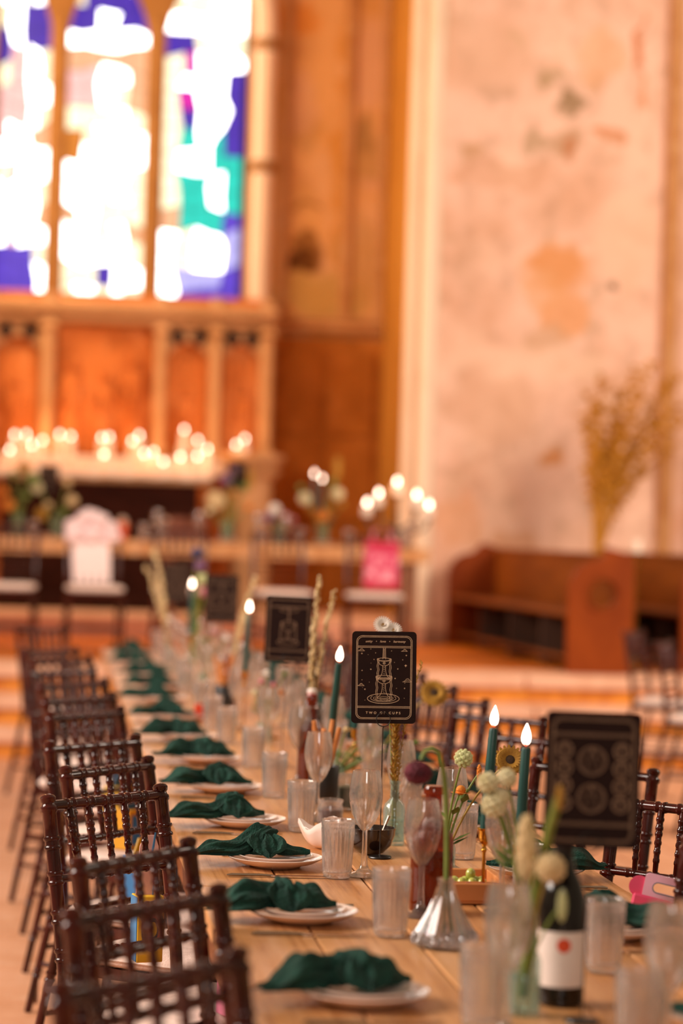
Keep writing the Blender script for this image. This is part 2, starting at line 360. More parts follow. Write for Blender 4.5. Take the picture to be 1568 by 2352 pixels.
# dado, moulding and vertical mural bands on the east wall
dado_m = plaster('brown_dado_panel', 'b06a26', [('8c4e18', 2.2, .42, .62, .6, (1, 1, 1)), ('c67c38', 4, .5, .7, .5, (1, 1, 1))], bump=.15)
dd = struct('trim_7', M().box((2.56, YE - .03, 1.95), (1.1, .06, 2.75), .01), dado_m)
struct('trim_8', M().box((2.55, YE - .05, 3.42), (1.12, .12, .09), .03).box((2.55, YE - .03, 3.50), (1.12, .07, .06), .02), ochre_stone)
for q in range(2):
    for r in range(3):
        obj('panel', M().box((2.30 + .50 * q, YE - .07, 1.15 + .82 * r), (.46, .03, .78), .012), dado_m, dd, smooth=False)
struct('trim_9', M().box((2.72, YE - .012, 5.5), (.10, .03, 4), .008).box((2.13, YE - .012, 5.5), (.07, .03, 4), .008).box((3.06, YE - .012, 5.5), (.07, .03, 4), .008), ochre_stone)
# window: stone frame, mullions, tracery and leaded panes
win = struct('window_1', M().box((cxw, YE + .05, 3.52), (hw * 2 + .3, .5, .10), .02).box((XR + .01, YE + .14, 5.0), (.06, .2, 3), .01).box((XL - .01, YE + .14, 5.0), (.06, .2, 3), .01), ochre_stone)
mx = [-.055, .865]                                # mullion centres
mull = plaster('mullion_stone', '9a6a38', [('84562a', 4, .45, .65, .6, (1, 1, 1))], bump=.1)
for x in mx:
    m = M().prism([(-.088, -.06), (-.04, -.11), (.04, -.11), (.088, -.06), (.088, .08), (-.088, .08)], (x, YE + .1, 3.55), (1, 0, 0), (0, 1, 0), (0, 0, 2.75))
    obj('mullion', m, mull, win)
    m = M().prism([(-.088, 0), (.088, 0), (.13, .16), (.2, .32), (.32, .5), (.40, .9), (-.40, .9), (-.32, .5), (-.2, .32), (-.13, .16)], (x, YE + .04, 6.2), (1, 0, 0), (0, 0, 1), (0, .12, 0))
    obj('tracery', m, mull, win)
obj('window_head', M().box((cxw, YE + .2, 7.62), (hw * 2 - .01, .12, 1.38), .004), mull, win, smooth=False)
edges = [XL + .02, mx[0], mx[1], XR - .02]
GL = {}
def gl(kind):
    if kind not in GL:
        c, s = {'white': ('fffaf4', 6.0), 'cream': ('fff0c4', 1.7), 'pink': ('ffc0b8', 1.25), 'peach': ('ffb98a', 1.1), 'orange': ('f08a2a', .9), 'blue': ('4a28b8', .95), 'violet': ('5a3cc8', 1.1), 'teal': ('00c8b4', 1.25), 'magenta': ('e810b0', 1.0), 'lilac': ('b8b0f0', 1.2)}[kind]
        GL[kind] = emis('stained_glass_' + kind, c, s)
    return GL[kind]
REG = [  # first hit wins: px box -> kind
    ((232, 0, 268, 45), 'white'), ((145, 0, 350, 42), 'blue'), ((150, 42, 350, 100), 'white'), ((215, 130, 275, 230), 'white'), ((150, 110, 350, 165), 'peach'), ((150, 165, 215, 230), 'pink'), ((285, 180, 350, 235), 'peach'), ((145, 300, 165, 350), 'orange'), ((330, 290, 352, 345), 'orange'), ((215, 500, 262, 532), 'peach'), ((136, 490, 170, 530), 'peach'), ((300, 500, 350, 535), 'peach'), ((228, 615, 250, 650), 'blue'),
    ((0, 40, 12, 125), 'blue'), ((62, 30, 125, 105), 'blue'), ((0, 570, 60, 700), 'violet'), ((0, 180, 60, 300), 'pink'), ((20, 110, 70, 180), 'pink'), ((0, 520, 40, 560), 'pink'), ((60, 300, 125, 330), 'peach'), ((20, 390, 60, 420), 'pink'), ((90, 490, 125, 530), 'peach'),
    ((360, 100, 412, 480), 'cream'), ((365, 480, 400, 530), 'peach'), ((355, 530, 412, 700), 'white'), ((380, 70, 455, 108), 'blue'), ((412, 120, 455, 170), 'magenta'), ((410, 195, 440, 245), 'magenta'), ((412, 245, 440, 300), 'blue'), ((545, 190, 575, 330), 'blue'), ((520, 245, 548, 265), 'teal'), ((505, 325, 575, 365), 'teal'), ((415, 300, 440, 340), 'teal'), ((495, 375, 530, 495), 'white'), ((415, 385, 495, 500), 'teal'), ((530, 390, 575, 480), 'teal'), ((395, 470, 430, 530), 'blue'), ((490, 490, 575, 535), 'violet'), ((535, 535, 575, 620), 'lilac'), ((405, 625, 500, 640), 'lilac'), ((405, 635, 575, 720), 'violet')]
panes = bpy.data.meshes
for li in range(3):
    x0, x1 = edges[li] + (.085 if li else .03), edges[li + 1] - (.085 if li < 2 else .05); nc, nr = 5, 18
    z0, z1 = 3.58, 6.95
    gx = [[x0 + (x1 - x0) * (i + (random.uniform(-.28, .28) if 0 < i < nc else 0)) / nc for i in range(nc + 1)] for _ in range(nr + 1)]
    gz = [[z0 + (z1 - z0) * (j + (random.uniform(-.28, .28) if 0 < j < nr else 0)) / nr for _ in range(nc + 1)] for j in range(nr + 1)]
    for j in range(nr):
        for i in range(nc):
            q = [(gx[j][i], gz[j][i]), (gx[j][i + 1], gz[j][i + 1]), (gx[j + 1][i + 1], gz[j + 1][i + 1]), (gx[j + 1][i], gz[j + 1][i])]
            c = (sum(p[0] for p in q) / 4, sum(p[1] for p in q) / 4)
            v = Vector((c[0], YE, c[1])) - EYE; dd_ = v.dot(FW); px, py = CX + FPX * v.dot(RT) / dd_, CY - FPX * v.dot(UP) / dd_
            kind = 'white' if random.random() > .3 else 'cream'
            for bx, kd in REG:
                g_ = 0 if kd in ('white', 'cream', 'pink', 'peach') else 9
                if bx[0] - g_ <= px <= bx[2] + g_ and bx[1] - g_ <= py <= bx[3] + g_: kind = kd; break
            q = [(c[0] + (p[0] - c[0]) * .95, c[1] + (p[1] - c[1]) * .95) for p in q]
            obj('pane', M().prism(q, (0, YE + .12, 0), (1, 0, 0), (0, 0, 1), (0, .012, 0)), gl(kind), win, smooth=False)
obj('lead_backing', M().box((cxw, YE + .16, 5.3), (hw * 2, .02, 3.6), .002), mat('lead_came', '3a2c26', .7), win, smooth=False)
# light stone shaft in the window reveal
sh = [(1.89, 22.9, 3.57 + .1 * i) for i in range(27)] + [(1.885, 22.9, 6.35), (1.865, 22.9, 6.55), (1.82, 22.9, 6.78), (1.74, 22.9, 7.02), (1.6, 22.9, 7.3)]
rad = []
for p in sh:
    r = .098
    for zr in (4.95, 6.08):
        if abs(p[2] - zr) < .06: r = .118
    rad.append(r)
struct('trim_10', M().tube(sh, rad, 14).tube([(2 * cxw - p[0], p[1], p[2]) for p in sh], rad, 14), shaft_stone, smooth=True)
for zr in (4.93, 6.08):
    struct('trim_%d' % (11 if zr < 5 else 12), M().lathe([(.1, -.06), (.13, -.03), (.13, .03), (.1, .06)], 16, (1.89, 22.9, zr)), mull, smooth=True)
# ================================================================= CHANCEL FURNISHINGS
def D(px, py, d):                                # world point of a photo pixel at view distance d
    return EYE + (FW + RT * ((px - CX) / FPX) + UP * ((CY - py) / FPX)) * d
candlelit_stone = plaster('candlelit_relief_stone', 'c8743a', [('9c4c1c', 1.6, .45, .62, .7, (1, 1, .6)), ('dc9058', 2.4, .5, .68, .7, (1, 1, .7)), ('8a4418', 4.5, .56, .7, .5, (1, 1, .8))], bump=.6)  # orange of the candlelight is mixed into the stone colour
frame_stone = plaster('reredos_frame_stone', 'c49468', [('a87848', 3, .45, .65, .5, (1, 1, 1))], bump=.15)
hole_shade = mat('painted_hole_shade', '2a160a', .9, '3a2010', 5)
YR = 22.62
rr = thing('reredos', 'carved stone reredos of niched panels under the stained glass window', 'reredos', (.5, YR, SANC))
def L(o, x, y, z): return (x - o.location.x, y - o.location.y, z - o.location.z)
obj('back_slab', M().box(L(rr, .66, YR + .2, 2.2), (2.75, .14, 2.9), .01), candlelit_stone, rr, smooth=False)
obj('cornice', M().box(L(rr, .66, YR + .02, 3.50), (2.8, .34, .10), .03).box(L(rr, .66, YR + .05, 3.40), (2.74, .26, .08), .03), frame_stone, rr, smooth=False)
for x, wd in ((-.08, .13), (.965, .11), (1.48, .11), (1.965, .13), (-.62, .1)):
    m = M()
    m.prism([(-wd / 2, 0), (-wd / 4, -.07), (wd / 4, -.07), (wd / 2, 0), (wd / 2, .14), (-wd / 2, .14)], L(rr, x, YR, SANC + .9), (1, 0, 0), (0, 1, 0), (0, 0, 2.0))
    m.box(L(rr, x, YR, SANC + 1.45), (wd * 1.3, .2, .08), .02).box(L(rr, x, YR, 3.32), (wd * 1.3, .2, .08), .02)
    obj('pilaster', m, frame_stone, rr, smooth=False)
rnd = random.Random(3)
def relief(x0, x1, z0, z1, nf):
    m = M(); m.box(L(rr, (x0 + x1) / 2, YR + .12, (z0 + z1) / 2), (x1 - x0, .04, z1 - z0), .008)
    for i in range(nf):                          # carved standing figures: head, torso, draped skirt
        x = x0 + (x1 - x0) * (i + .5) / nf + rnd.uniform(-.03, .03); h = (z1 - z0) * rnd.uniform(.62, .8); zb = z0 + .02; s = h / 1.0
        m.lathe([(.10 * s, 0), (.13 * s, .1 * s), (.09 * s, .5 * s), (.12 * s, .72 * s), (.10 * s, .82 * s), (.03 * s, .86 * s)], 10, L(rr, x, YR + .10, zb), sy=.8)
        m.ell(L(rr, x, YR + .07, zb + .93 * s), (.055 * s, .06 * s, .075 * s), 8, 6)
        m.tube([L(rr, x - .1 * s, YR + .07, zb + .75 * s), L(rr, x - .14 * s, YR + .02, zb + .55 * s), L(rr, x, YR, zb + .5 * s)], [.035 * s, .032 * s, .02 * s], 6)
    return m
for x0, x1, nf in ((-.57, -.15, 1), (0, .91, 3), (1.03, 1.42, 1), (1.55, 1.9, 1)):
    top = 3.34 if nf == 3 else 3.08
    obj('relief_panel', relief(x0, x1, 2.16, top, nf), candlelit_stone, rr)
    if nf == 1:                                  # cusped canopy with two dark discs painted as the shade of holes
        c = (x0 + x1) / 2; hw_ = (x1 - x0) / 2
        pts = [(-hw_, .3), (-hw_, .05)] + [(-hw_ + 2 * hw_ * t, .05 + .13 * math.sin(PI * t)) for t in [i / 8 for i in range(1, 8)]] + [(hw_, .05), (hw_, .3)]
        cn = obj('canopy', M().prism(pts, L(rr, c, YR + .03, 3.04), (1, 0, 0), (0, 0, 1), (0, .1, 0)), frame_stone, rr, smooth=False)
        for sx in (-1, 1):
            obj('hole_shade_disc', M().lathe([(.01, -.005), (.07, 0), (.07, .012), (.01, .014)], 12).mesh('hole_shade_disc', hole_shade), None, cn, loc=L(rr, c + sx * hw_ * .52, YR + .022, 3.26), rot=(PI / 2, 0, 0))
# altar
altar_stone = mat('altar_dark_wood', '34140a', .8, '280e06', 3, spec=.1, stretch=(1, 1, 4))
cloth_w = mat('white_altar_cloth', 'f2dccb', .8, 'e6c9b4', 14, bump=.15)
AT = 1.955
al = thing('altar', 'dark panelled altar draped along its top with white cloth, crowded with lit candles', 'altar', (.42, 21.6, SANC))
obj('body', M().box((0, 0, .56), (1.72, .62, 1.12), .01).box((0, -.02, .06), (1.8, .72, .12), .02), altar_stone, al, smooth=False)
for x in (-.56, 0, .56):
    obj('front_panel', M().box((x, -.315, .58), (.5, .02, .8), .008).box((x, -.328, .58), (.34, .02, .6), .008), altar_stone, al, smooth=False)
obj('mensa', M().box((0, 0, AT - SANC - .05), (1.92, .74, .09), .015), mat('altar_slab_stone', 'b89068', .7, 'a07a54', 6), al, smooth=False)
def clothf(u, v):
    x = -.965 + 1.93 * u
    t = v * 1.3
    if t < .22: return (x, -.376 - .004 * math.sin(x * 40), AT - SANC - .05 + .05 * t / .22 + .006 * math.sin(x * 23) * (1 - t / .22))
    return (x, -.376 + .74 * (t - .22) / 1.08, AT - SANC + .004)
obj('altar_cloth', M().sheet(clothf, 60, 16), cloth_w, al)
gr = tag(obj('gradine', M().box((0, 0, .075), (1.9, .22, .15), .012).box((.95, .02, .075), (.5, .2, .15), .01), cloth_w, loc=(.44, 22.36, AT + .001), smooth=False), 'long white candle ledge at the back of the altar', 'ledge')
ps = thing('stone_pedestal', 'carved stone pedestal with spreading cap to the right of the altar', 'pedestal', (1.80, 22.0, SANC))
obj('shaft', M().lathe([(.25, 0), (.25, .1), (.2, .16), (.185, .2), (.185, 1.18), (.2, 1.2)], 8), frame_stone, ps, smooth=False)
obj('capital', M().lathe([(.2, 1.2), (.26, 1.25), (.27, 1.29), (.23, 1.30), (.30, 1.37), (.30, 1.42)], 16), frame_stone, ps)

wax_w = mat('white_wax', 'ffe9d8', .45, 'f6d8c0', 9, sss=.3)
flame_m = emis('candle_flame', 'ffdcc0', 11)
flame_edge = emis('candle_flame_edge', 'ff5a3a', 2.6)
wick_m = mat('burnt_wick', '1a120e', .9)
flame_prof = lambda h, r: [(0, 0), (r * .55, h * .06), (r * .9, h * .2), (r, h * .36), (r * .82, h * .58), (r * .48, h * .78), (r * .2, h * .92), (0, h)]
def lamp(name, parent, z, power, col=(1, .50, .2)):
    l = bpy.data.lights.new(name, 'POINT'); l.energy = power; l.color = col; l.shadow_soft_size = .05
    o = bpy.data.objects.new(name, l); COL.objects.link(o); o.parent = parent; o.location = (0, 0, z)
pm = {}
def pillar_candle(loc, h, r, label, group=None, light=0, fh=.045):
    t = thing('pillar_candle', label, 'candle', loc, 0, group)
    obj('wax', M().lathe([(r * .97, 0), (r, .004), (r, h - .006), (r * .93, h), (r * .6, h - .004), (0, h - .006)], 16), wax_w, t)
    obj('flame', M().lathe(flame_prof(fh, fh * .27), 10), flame_m, t, loc=(0, 0, h + .004))
    obj('wick', M().tube([(0, 0, h - .008), (0, 0, h + .008)], .0015, 5), wick_m, t)
    if light: lamp('candle_light', t, h + .08, light)
    return t
FLM = [(51, 790), (76, 712), (135, 710), (166, 767), (219, 741), (308, 710), (365, 720), (524, 727), (560, 725), (535, 813), (680, 745), (715, 717), (742, 808), (790, 800), (840, 852), (945, 688), (935, 758), (928, 826), (1018, 740), (1015, 823), (1067, 786), (1215, 763), (1255, 735)]
FLM.sort()
usedp = []
for i, (a, b) in enumerate(FLM):
    px, py = a * .4464, 680 + b * .4464
    back = b < 775
    y = 22.36 if back else 21.45 + .35 * (852 - b) / 77
    p = W(px, py, y); base = AT + .152 if back else AT + .006
    while any(math.hypot(p.x - q[0], p.y - q[1]) < .085 for q in usedp): p.y -= .09
    if back and p.y < 22.27: base = AT + .006
    usedp.append((p.x, p.y))
    h = max(.05, p.z - .025 - base); x = p.x
    pillar_candle((x, p.y, base), h, .034, 'white pillar candle burning on the altar, %s flame from the left' % ORD[i] if i < 22 else 'white pillar candle burning on the altar, rightmost of the flames', 'altar candles', 1.6 if i % 2 == 0 else 0)
# votive jars in front, candle glow put into their pale peach colour
vot = mat('votive_glow_glass', 'ffd8bc', .25, 'ffc49c', 9)
for i in range(14):
    x = -.42 + .125 * i + .03 * math.sin(i * 5); y = 21.36 + .03 * math.sin(i * 3)
    if any(math.hypot(x - q[0], y - q[1]) < .085 for q in usedp): y = 21.30
    if any(math.hypot(x - q[0], y - q[1]) < .08 for q in usedp): continue
    usedp.append((x, y))
    t = thing('votive_jar', 'small frosted votive jar on the altar front edge, %s from the left' % ORD[i], 'candle', (x, y, AT + .006), 0, 'votive jars along the altar front')
    obj('jar', M().lathe([(.03, 0), (.036, .006), (.038, .075), (.035, .075), (.033, .02), (0, .018)], 16), vot, t)
    obj('wax', M().lathe([(.032, .02), (.032, .05), (0, .05)], 12), wax_w, t)

# ================================================================= CHAIRS
mahog = mat('dark_mahogany', '2c0804', .13, '44100a', 26, .4, .62, (1, 1, .25), bump=.06, bscale=60, spec=.35, coat=.2)
cush = mat('ivory_cushion', 'e9d2c6', .85, 'd8bdb0', 40, bump=.5, bscale=260)
def turned(path, r, nodes, tip=None, n=10):
    # turned pole: path polyline, double rings at arc lengths in nodes
    P = [Vector(p) for p in path]; seg = [0]
    for a, b in zip(P, P[1:]): seg.append(seg[-1] + (b - a).length)
    Lt = seg[-1]; st = {0.0: r[0], Lt: r[1]}
    base = lambda t: r[0] + (r[1] - r[0]) * t / Lt
    for s_ in seg: st.setdefault(s_, base(s_))
    for nd in nodes:
        for dt, k in ((-.015, 1), (-.0135, 1.16), (-.010, 1.22), (-.0065, 1.16), (-.004, .98), (.004, .98), (.0065, 1.16), (.010, 1.22), (.0135, 1.16), (.015, 1)):
            t = nd + dt
            if 0 < t < Lt: st[t] = base(t) * k
    if tip:
        for t, rr_ in tip: st[t] = rr_
    ts = sorted(st); pts = []; rad = []
    for t in ts:
        tt = min(t, Lt)
        for i in range(len(seg) - 1):
            if tt <= seg[i + 1] + 1e-9:
                f = (tt - seg[i]) / (seg[i + 1] - seg[i]); pts.append(P[i].lerp(P[i + 1], f)); break
        rad.append(st[t])
    return M().tube(pts, rad, n)
SP, BT = .178, -.262                              # half post spacing, set-back of the post tops
def backy(z): return -.185 + (BT + .185) * max(0, (z - .45) / .47) ** 1.15
def make_chair(label, cat='chair'):
    t = thing('spindle_chair', label, cat)
    zs = [.0, .22, .45, .55, .68, .8, .92]
    for s in (-1, 1):
        path = [(s * (SP + .012), -.30, 0), (s * (SP + .008), -.245, .22), (s * SP, -.19, .45)] + [(s * SP, backy(z), z) for z in zs[3:]]
        Lp = sum((Vector(b) - Vector(a)).length for a, b in zip(path, path[1:])); k = Lp - .92
        nd = [.12 + k * .3, .30 + k * .6, .43 + k * .8] + [z + k for z in (.58, .66, .742, .816)]
        tip = [(Lp - .040, .0155), (Lp - .036, .0185), (Lp - .028, .0185), (Lp - .024, .0145), (Lp - .020, .0135), (Lp - .016, .0165), (Lp - .008, .0178), (Lp - .003, .014), (Lp, .006)]
        obj('rear_leg', turned(path, (.0115, .0158), nd, tip), mahog, t)
        obj('front_leg', turned([(s * .19, .19, 0), (s * .19, .185, .43)], (.0105, .0145), [.1, .19, .28, .37]), mahog, t)
        for z in (.15, .27):
            yb = -.30 + .11 * z / .45
            obj('stretcher', turned([(s * (SP + .01), yb, z), (s * .19, .187, z)], (.0078, .0078), [.12, .24, .36], n=8), mahog, t)
    def rail(z, r, nodes, name):
        obj(name, turned([(-SP, backy(z), z), (SP, backy(z), z)], (r, r), nodes, n=10), mahog, t)
    xs = [-.115, -.0575, 0, .0575, .115]
    rail(.895, .0112, [SP + x for x in xs], 'top_rail')
    rail(.742, .0085, [SP + x for x in xs], 'back_rail'); rail(.66, .0085, [.09, SP, .266], 'back_rail'); rail(.58, .0085, [.09, SP, .266], 'back_rail')
    for x in xs:
        obj('spindle', turned([(x * .93, backy(.742), .742), (x, backy(.895), .895)], (.0062, .0085), [.045, .085, .118], n=8), mahog, t)
    obj('front_stretcher', turned([(-.19, .188, .2), (.19, .188, .2)], (.0078, .0078), [.09, .19, .29], n=8), mahog, t)
    obj('rear_stretcher', turned([(-SP, -.25, .2), (SP, -.25, .2)], (.0078, .0078), [.09, .19, .29], n=8), mahog, t)
    obj('seat', M().prism([(-.18, -.2), (.18, -.2), (.2, .19), (.185, .205), (-.185, .205), (-.2, .19)], (0, 0, .428), (1, 0, 0), (0, 1, 0), (0, 0, .027)), mahog, t, smooth=False)
    m = M().ell((0, .012, .478), (.198, .205, .027), 36, 12, .28)
    cu = obj('cushion', m, cush, t)
    obj('piping', M().tube([(.199 * math.copysign(abs(math.cos(a)) ** .28, math.cos(a)), .012 + .206 * math.copysign(abs(math.sin(a)) ** .28, math.sin(a)), .478) for a in [2 * PI * i / 40 for i in range(41)]], .0035, 5, False), cush, cu)
    return t
chair0 = make_chair('x'); used = [0]
def chair(p, rz, label, group, z=0.0, ref=BT):
    # p: where the middle of the back's top stands
    rot = Matrix.Rotation(rz, 3, 'Z'); off = rot @ Vector((0, ref, 0))
    loc = (p[0] - off.x, p[1] - off.y, z)
    if not used[0]:
        used[0] = 1; chair0.location = loc; chair0.rotation_euler = (0, 0, rz); chair0['label'] = label; chair0['group'] = group; return chair0
    return dup(chair0, None, loc, rz, label, group)
RL, RR_ = math.radians(-133.5), math.radians(133.5)
leftc = [(348, 2209, 0), (361, 2054, 1), (317, 1943, 8), (241, 1811, -1), (246, 1746, 8), (213, 1693, 2), (195, 1627, 5), (180, 1593, 4), (166, 1560, 2), (138, 1532, -3), (140, 1507, 1), (115, 1486, 3), (92, 1437, 0)]
LC = []
for i, (px, py, da) in enumerate(leftc):
    p = G(px, py, .92); p.x = min(p.x, .166)
    LC.append(chair(p, RL + math.radians(da), 'dark mahogany spindle-back chair in the left row, %s from the front' % ORD[i], 'chairs along the left side of the table'))
p12 = G(103, 1462, .92)
rightc = [(1.385, 4.52), (1.43, 5.30), (1.41, 6.12), (1.45, 6.95), (1.47, 7.78), (1.42, 8.55), (1.44, 9.3), (1.43, 10.1), (1.45, 10.9), (1.44, 11.7), (1.45, 12.6), (1.43, 13.5)]
RC = []
for i, (x, y) in enumerate(rightc):
    RC.append(chair((x, y), RR_ + math.radians(random.uniform(-4, 4)), 'dark mahogany spindle-back chair on the right side of the long table, %s from the front' % ORD[i], 'chairs along the right side of the table'))
for i, (px, py, a) in enumerate([(1455, 1447, -62), (1525, 1470, -58), (1600, 1500, -60)]):
    p = G(px, py, .92)
    chair(p, math.radians(a - 60), ['mahogany spindle chair by the steps, leftmost in the right aisle', 'mahogany spindle chair with ivory seat at the right edge of the photo', 'mahogany spindle chair just past the right edge, in the right aisle'][i], 'chairs in the right aisle')
NB = ['nearest the left edge of the photo', 'hung with white flowers', 'behind the second dark card', 'with the pink bag on its back']
front = [(-.27, 17.1), (.30, 17.1), (.92, 17.15), (1.62, 17.15), (2.30, 17.1)]
FC = []
for i, (x, y) in enumerate(front):
    FC.append(chair((x, y + .18), math.radians(180 + (-4, 3, 0, 4, -3)[i]), ['mahogany chair before the head table, nearest the left edge', 'mahogany chair before the head table, hung with a white posy', 'mahogany chair before the head table, behind the tall grass stems', 'mahogany chair before the head table, behind the second dark card', 'mahogany chair before the head table, with a pink bag on its back'][i], 'chairs before the head table', PLAT))

# ================================================================= TABLES
wood_top = plaster('oiled_table_wood', 'd69c66', [('bc7840', 3.0, .42, .62, .7, (3, .22, 1)), ('e6b48c', 5.0, .5, .68, .6, (4, .3, 1)), ('8a4c1e', 6, .54, .70, .75, (7, .22, 1)), ('a8642c', 16, .5, .66, .5, (5, .12, 1))], bump=.12, rough=.36)
wood_top.node_tree.nodes['Principled BSDF'].inputs['Specular IOR Level'].default_value = .5
wood_dk = mat('table_frame_wood', '8a4c20', .5, '6e3814', 5, stretch=(1, .2, 3), bump=.1)
tb = thing('banquet_table', 'long plank-topped wooden banquet table running towards the altar', 'table', (.78, 8.4, 0))
nb, TX0, TX1, TY0, TY1 = 5, .32, 1.243, 2.4, 14.5
bw = (TX1 - TX0) / nb; rb = random.Random(5)
for i in range(nb):
    ys = [TY0]; y = TY0 + (1.35 if i % 2 else 2.64)
    while y < TY1 - .6: ys.append(y); y += 2.42
    ys.append(TY1)
    for a, b in zip(ys, ys[1:]):
        obj('plank', M().box((TX0 + bw * (i + .5) - .78, (a + b) / 2 - 8.4, .75 - .016 + rb.uniform(-.0012, .0004)), (bw - .0035, b - a - .004, .032), .003), wood_top, tb, smooth=False)
for x in (TX0 + .05, TX1 - .05):
    obj('apron', M().box((x - .78, 0, .655), (.03, TY1 - TY0 - .06, .125), .004), wood_dk, tb, smooth=False)
for y in (TY0 + .05, TY1 - .05):
    obj('apron', M().box((0, y - 8.4, .655), (.80, .03, .125), .004), wood_dk, tb, smooth=False)
for k in range(7):
    y = TY0 + .12 + k * (TY1 - TY0 - .24) / 6
    for x in (TX0 + .25, TX1 - .25):
        obj('leg', M().lathe([(.028, 0), (.03, .03), (.034, .3), (.038, .55), (.038, .71)], 8, (x - .78, y - 8.4, 0)), wood_dk, tb)
HZ = 1.375
ht = thing('head_table', 'long wooden head table set across the chancel before the altar', 'table', (.9, 18.3, PLAT))
for i in range(5):
    for j in range(2):
        obj('plank', M().box((-1.0 + j * 1.95 + (.2 if i % 2 else 0) * (1 - 2 * j) * 0, -.32 + .16 * i, HZ - PLAT - .02), (1.945, .157, .04), .004), wood_top, ht, smooth=False)
obj('apron', M().box((-.02, -.385, HZ - PLAT - .075), (3.86, .03, .07), .004).box((-.02, .33, HZ - PLAT - .075), (3.86, .03, .07), .004), wood_top, ht, smooth=False)
for x in (-1.85, -.02, 1.8):
    for y in (-.3, .3): obj('leg', M().lathe([(.028, 0), (.034, .05), (.04, .5), (.042, HZ - PLAT - .045)], 8, (x, y, 0)), wood_dk, ht)

# ================================================================= PLACE SETTINGS
china = mat('cream_china', 'eed6c8', .22, 'e6cabb', 5, spec=.5, coat=.3)
silver = mat('steel_cutlery', 'cdb8a8', .18, 'b8a494', 9, metal=1)
napm = mat('bottle_green_gauze', '124336', .95, '0a2f26', 45, .35, .65, bump=1.0, bscale=130, bdist=.006)
tg = clear_glass('ribbed_clear_glass', (1, .99, .985), .6, 1.36, 0, .085)
cg = clear_glass('fine_clear_glass', (1, .995, .99), .6, 1.42, 0, .045)
plate_m = M().lathe([(.055, 0), (.060, .004), (.085, .010), (.104, .020), (.1065, .0225), (.104, .0235), (.084, .0135), (.062, .0085), (0, .0075)], 48).mesh('dinner_plate', china)
splate_m = M().lathe([(.042, 0), (.046, .003), (.068, .008), (.082, .0155), (.084, .0175), (.0815, .0185), (.066, .011), (.046, .007), (0, .0065)], 48).mesh('side_plate', china)
def tumbler_mesh():
    p = [(.024, 0), (.0285, .0015), (.0295, .006)]
    p += [(.0297 + .0058 * (z / .118), z, 1) for z in [.010, .03, .05, .07, .09, .106]]
    p += [(.0356, .110), (.0364, .112), (.0367, .124), (.0360, .1255), (.0348, .124), (.0343, .110), (.0320, .06), (.0280, .014), (.02, .012), (0, .012)]
    return M().lathe(p, 88, rib=(22, .04)).mesh('tumbler', tg, True)
tumb_m = tumbler_mesh()
def flute_mesh():
    bowl = [(.006, .098), (.012, .103), (.021, .115), (.030, .135), (.0355, .158), (.0368, .175), (.0355, .195), (.0325, .213), (.0295, .228)]
    p = [(.0, .0), (.034, 0), (.0355, .0015), (.033, .004), (.022, .008), (.012, .014), (.0075, .025), (.0058, .05), (.0055, .08)] + bowl + [(.0285, .2285)]
    p += [(r - .0016, z + .001) for r, z in bowl[::-1][:-1]] + [(0, .106)]
    return M().lathe(p, 28).mesh('flute', cg, True)
flute_m = flute_mesh()
fork_m = M().tube([(-.1, 0, .002), (-.08, 0, .0035), (0, 0, .003), (.05, 0, .005), (.06, 0, .006)], [.006, .0065, .0028, .003, .005], 8, flat=.35)
for k in range(4): fork_m.tube([(.058, -.0075 + .005 * k, .006), (.075, -.0085 + .0057 * k, .004), (.1, -.0085 + .0057 * k, .006)], [.0016, .0016, .001], 5)
fork_m.ell((.062, 0, .0055), (.010, .010, .002), 10, 6)
fork_m = fork_m.mesh('fork', silver)
knife_m = M().tube([(-.11, 0, .003), (-.1, 0, .0045), (-.04, 0, .0045), (-.01, 0, .003)], [.004, .0065, .006, .005], 8, flat=.5)
knife_m.prism([(-.015, -.006), (.07, -.009), (.095, -.006), (.11, .004), (.1, .006), (-.015, .006)], (0, 0, .002), (1, 0, 0), (0, 1, 0), (0, 0, .0018))
knife_m = knife_m.mesh('knife', silver)
def napkin_mesh(seed, flip=1):
    r = random.Random(seed); f1, f2, f3 = [r.uniform(0, 6.28) for _ in range(3)]
    bend = r.uniform(-.02, .02); kn = r.uniform(.55, .64); Ln = .262
    wl, wr, tw = r.uniform(.044, .054), r.uniform(.028, .038), r.uniform(2.5, 4.5)
    ss = lambda a, b, x: (lambda t: t * t * (3 - 2 * t))(max(0, min(1, (x - a) / (b - a))))
    def f(u, v):
        th = 2 * PI * v
        if u < kn: t = u / kn; wd = wl * (.45 + .55 * ss(0, .4, t)) * (1 - .62 * ss(.55, 1, t)); hh = .008 + .024 * ss(0, .55, t)
        else: t = (u - kn) / (1 - kn); wd = .019 + (wr - .019) * ss(0, .4, t); q = 1 - ss(.55, 1, t) * .93; wd *= q; hh = (.030 - .006 * t) * (q * .75 + .25)
        k = 1 + .13 * math.sin(3 * th + f1 + tw * u * 2) + .09 * math.sin(7 * th + f2 - tw * u * 3) + .05 * math.sin(13 * th + f3 + 9 * u)
        y = wd * math.cos(th) * k + bend * math.sin(PI * u) + .006 * math.sin(u * 9 + f3)
        sn = math.sin(th)
        z = hh * (.55 + .75 * sn * k) + .004 * math.sin(5 * th + 14 * u + f1) * max(0, sn) + .014 * math.exp(-((u - kn) / .12) ** 2)
        z += .010 * math.sin(u * 12 + f2) * (.2 + max(0, sn)) * ss(0, .15, u) * (1 - ss(.85, 1, u))
        return (-Ln * .5 + Ln * u + .006 * math.cos(3 * th + f2) * (1 - ss(0, .1, u)), y * flip, max(.002, z))
    m = M().sheet(f, 72, 56)
    return m, kn, Ln, bend
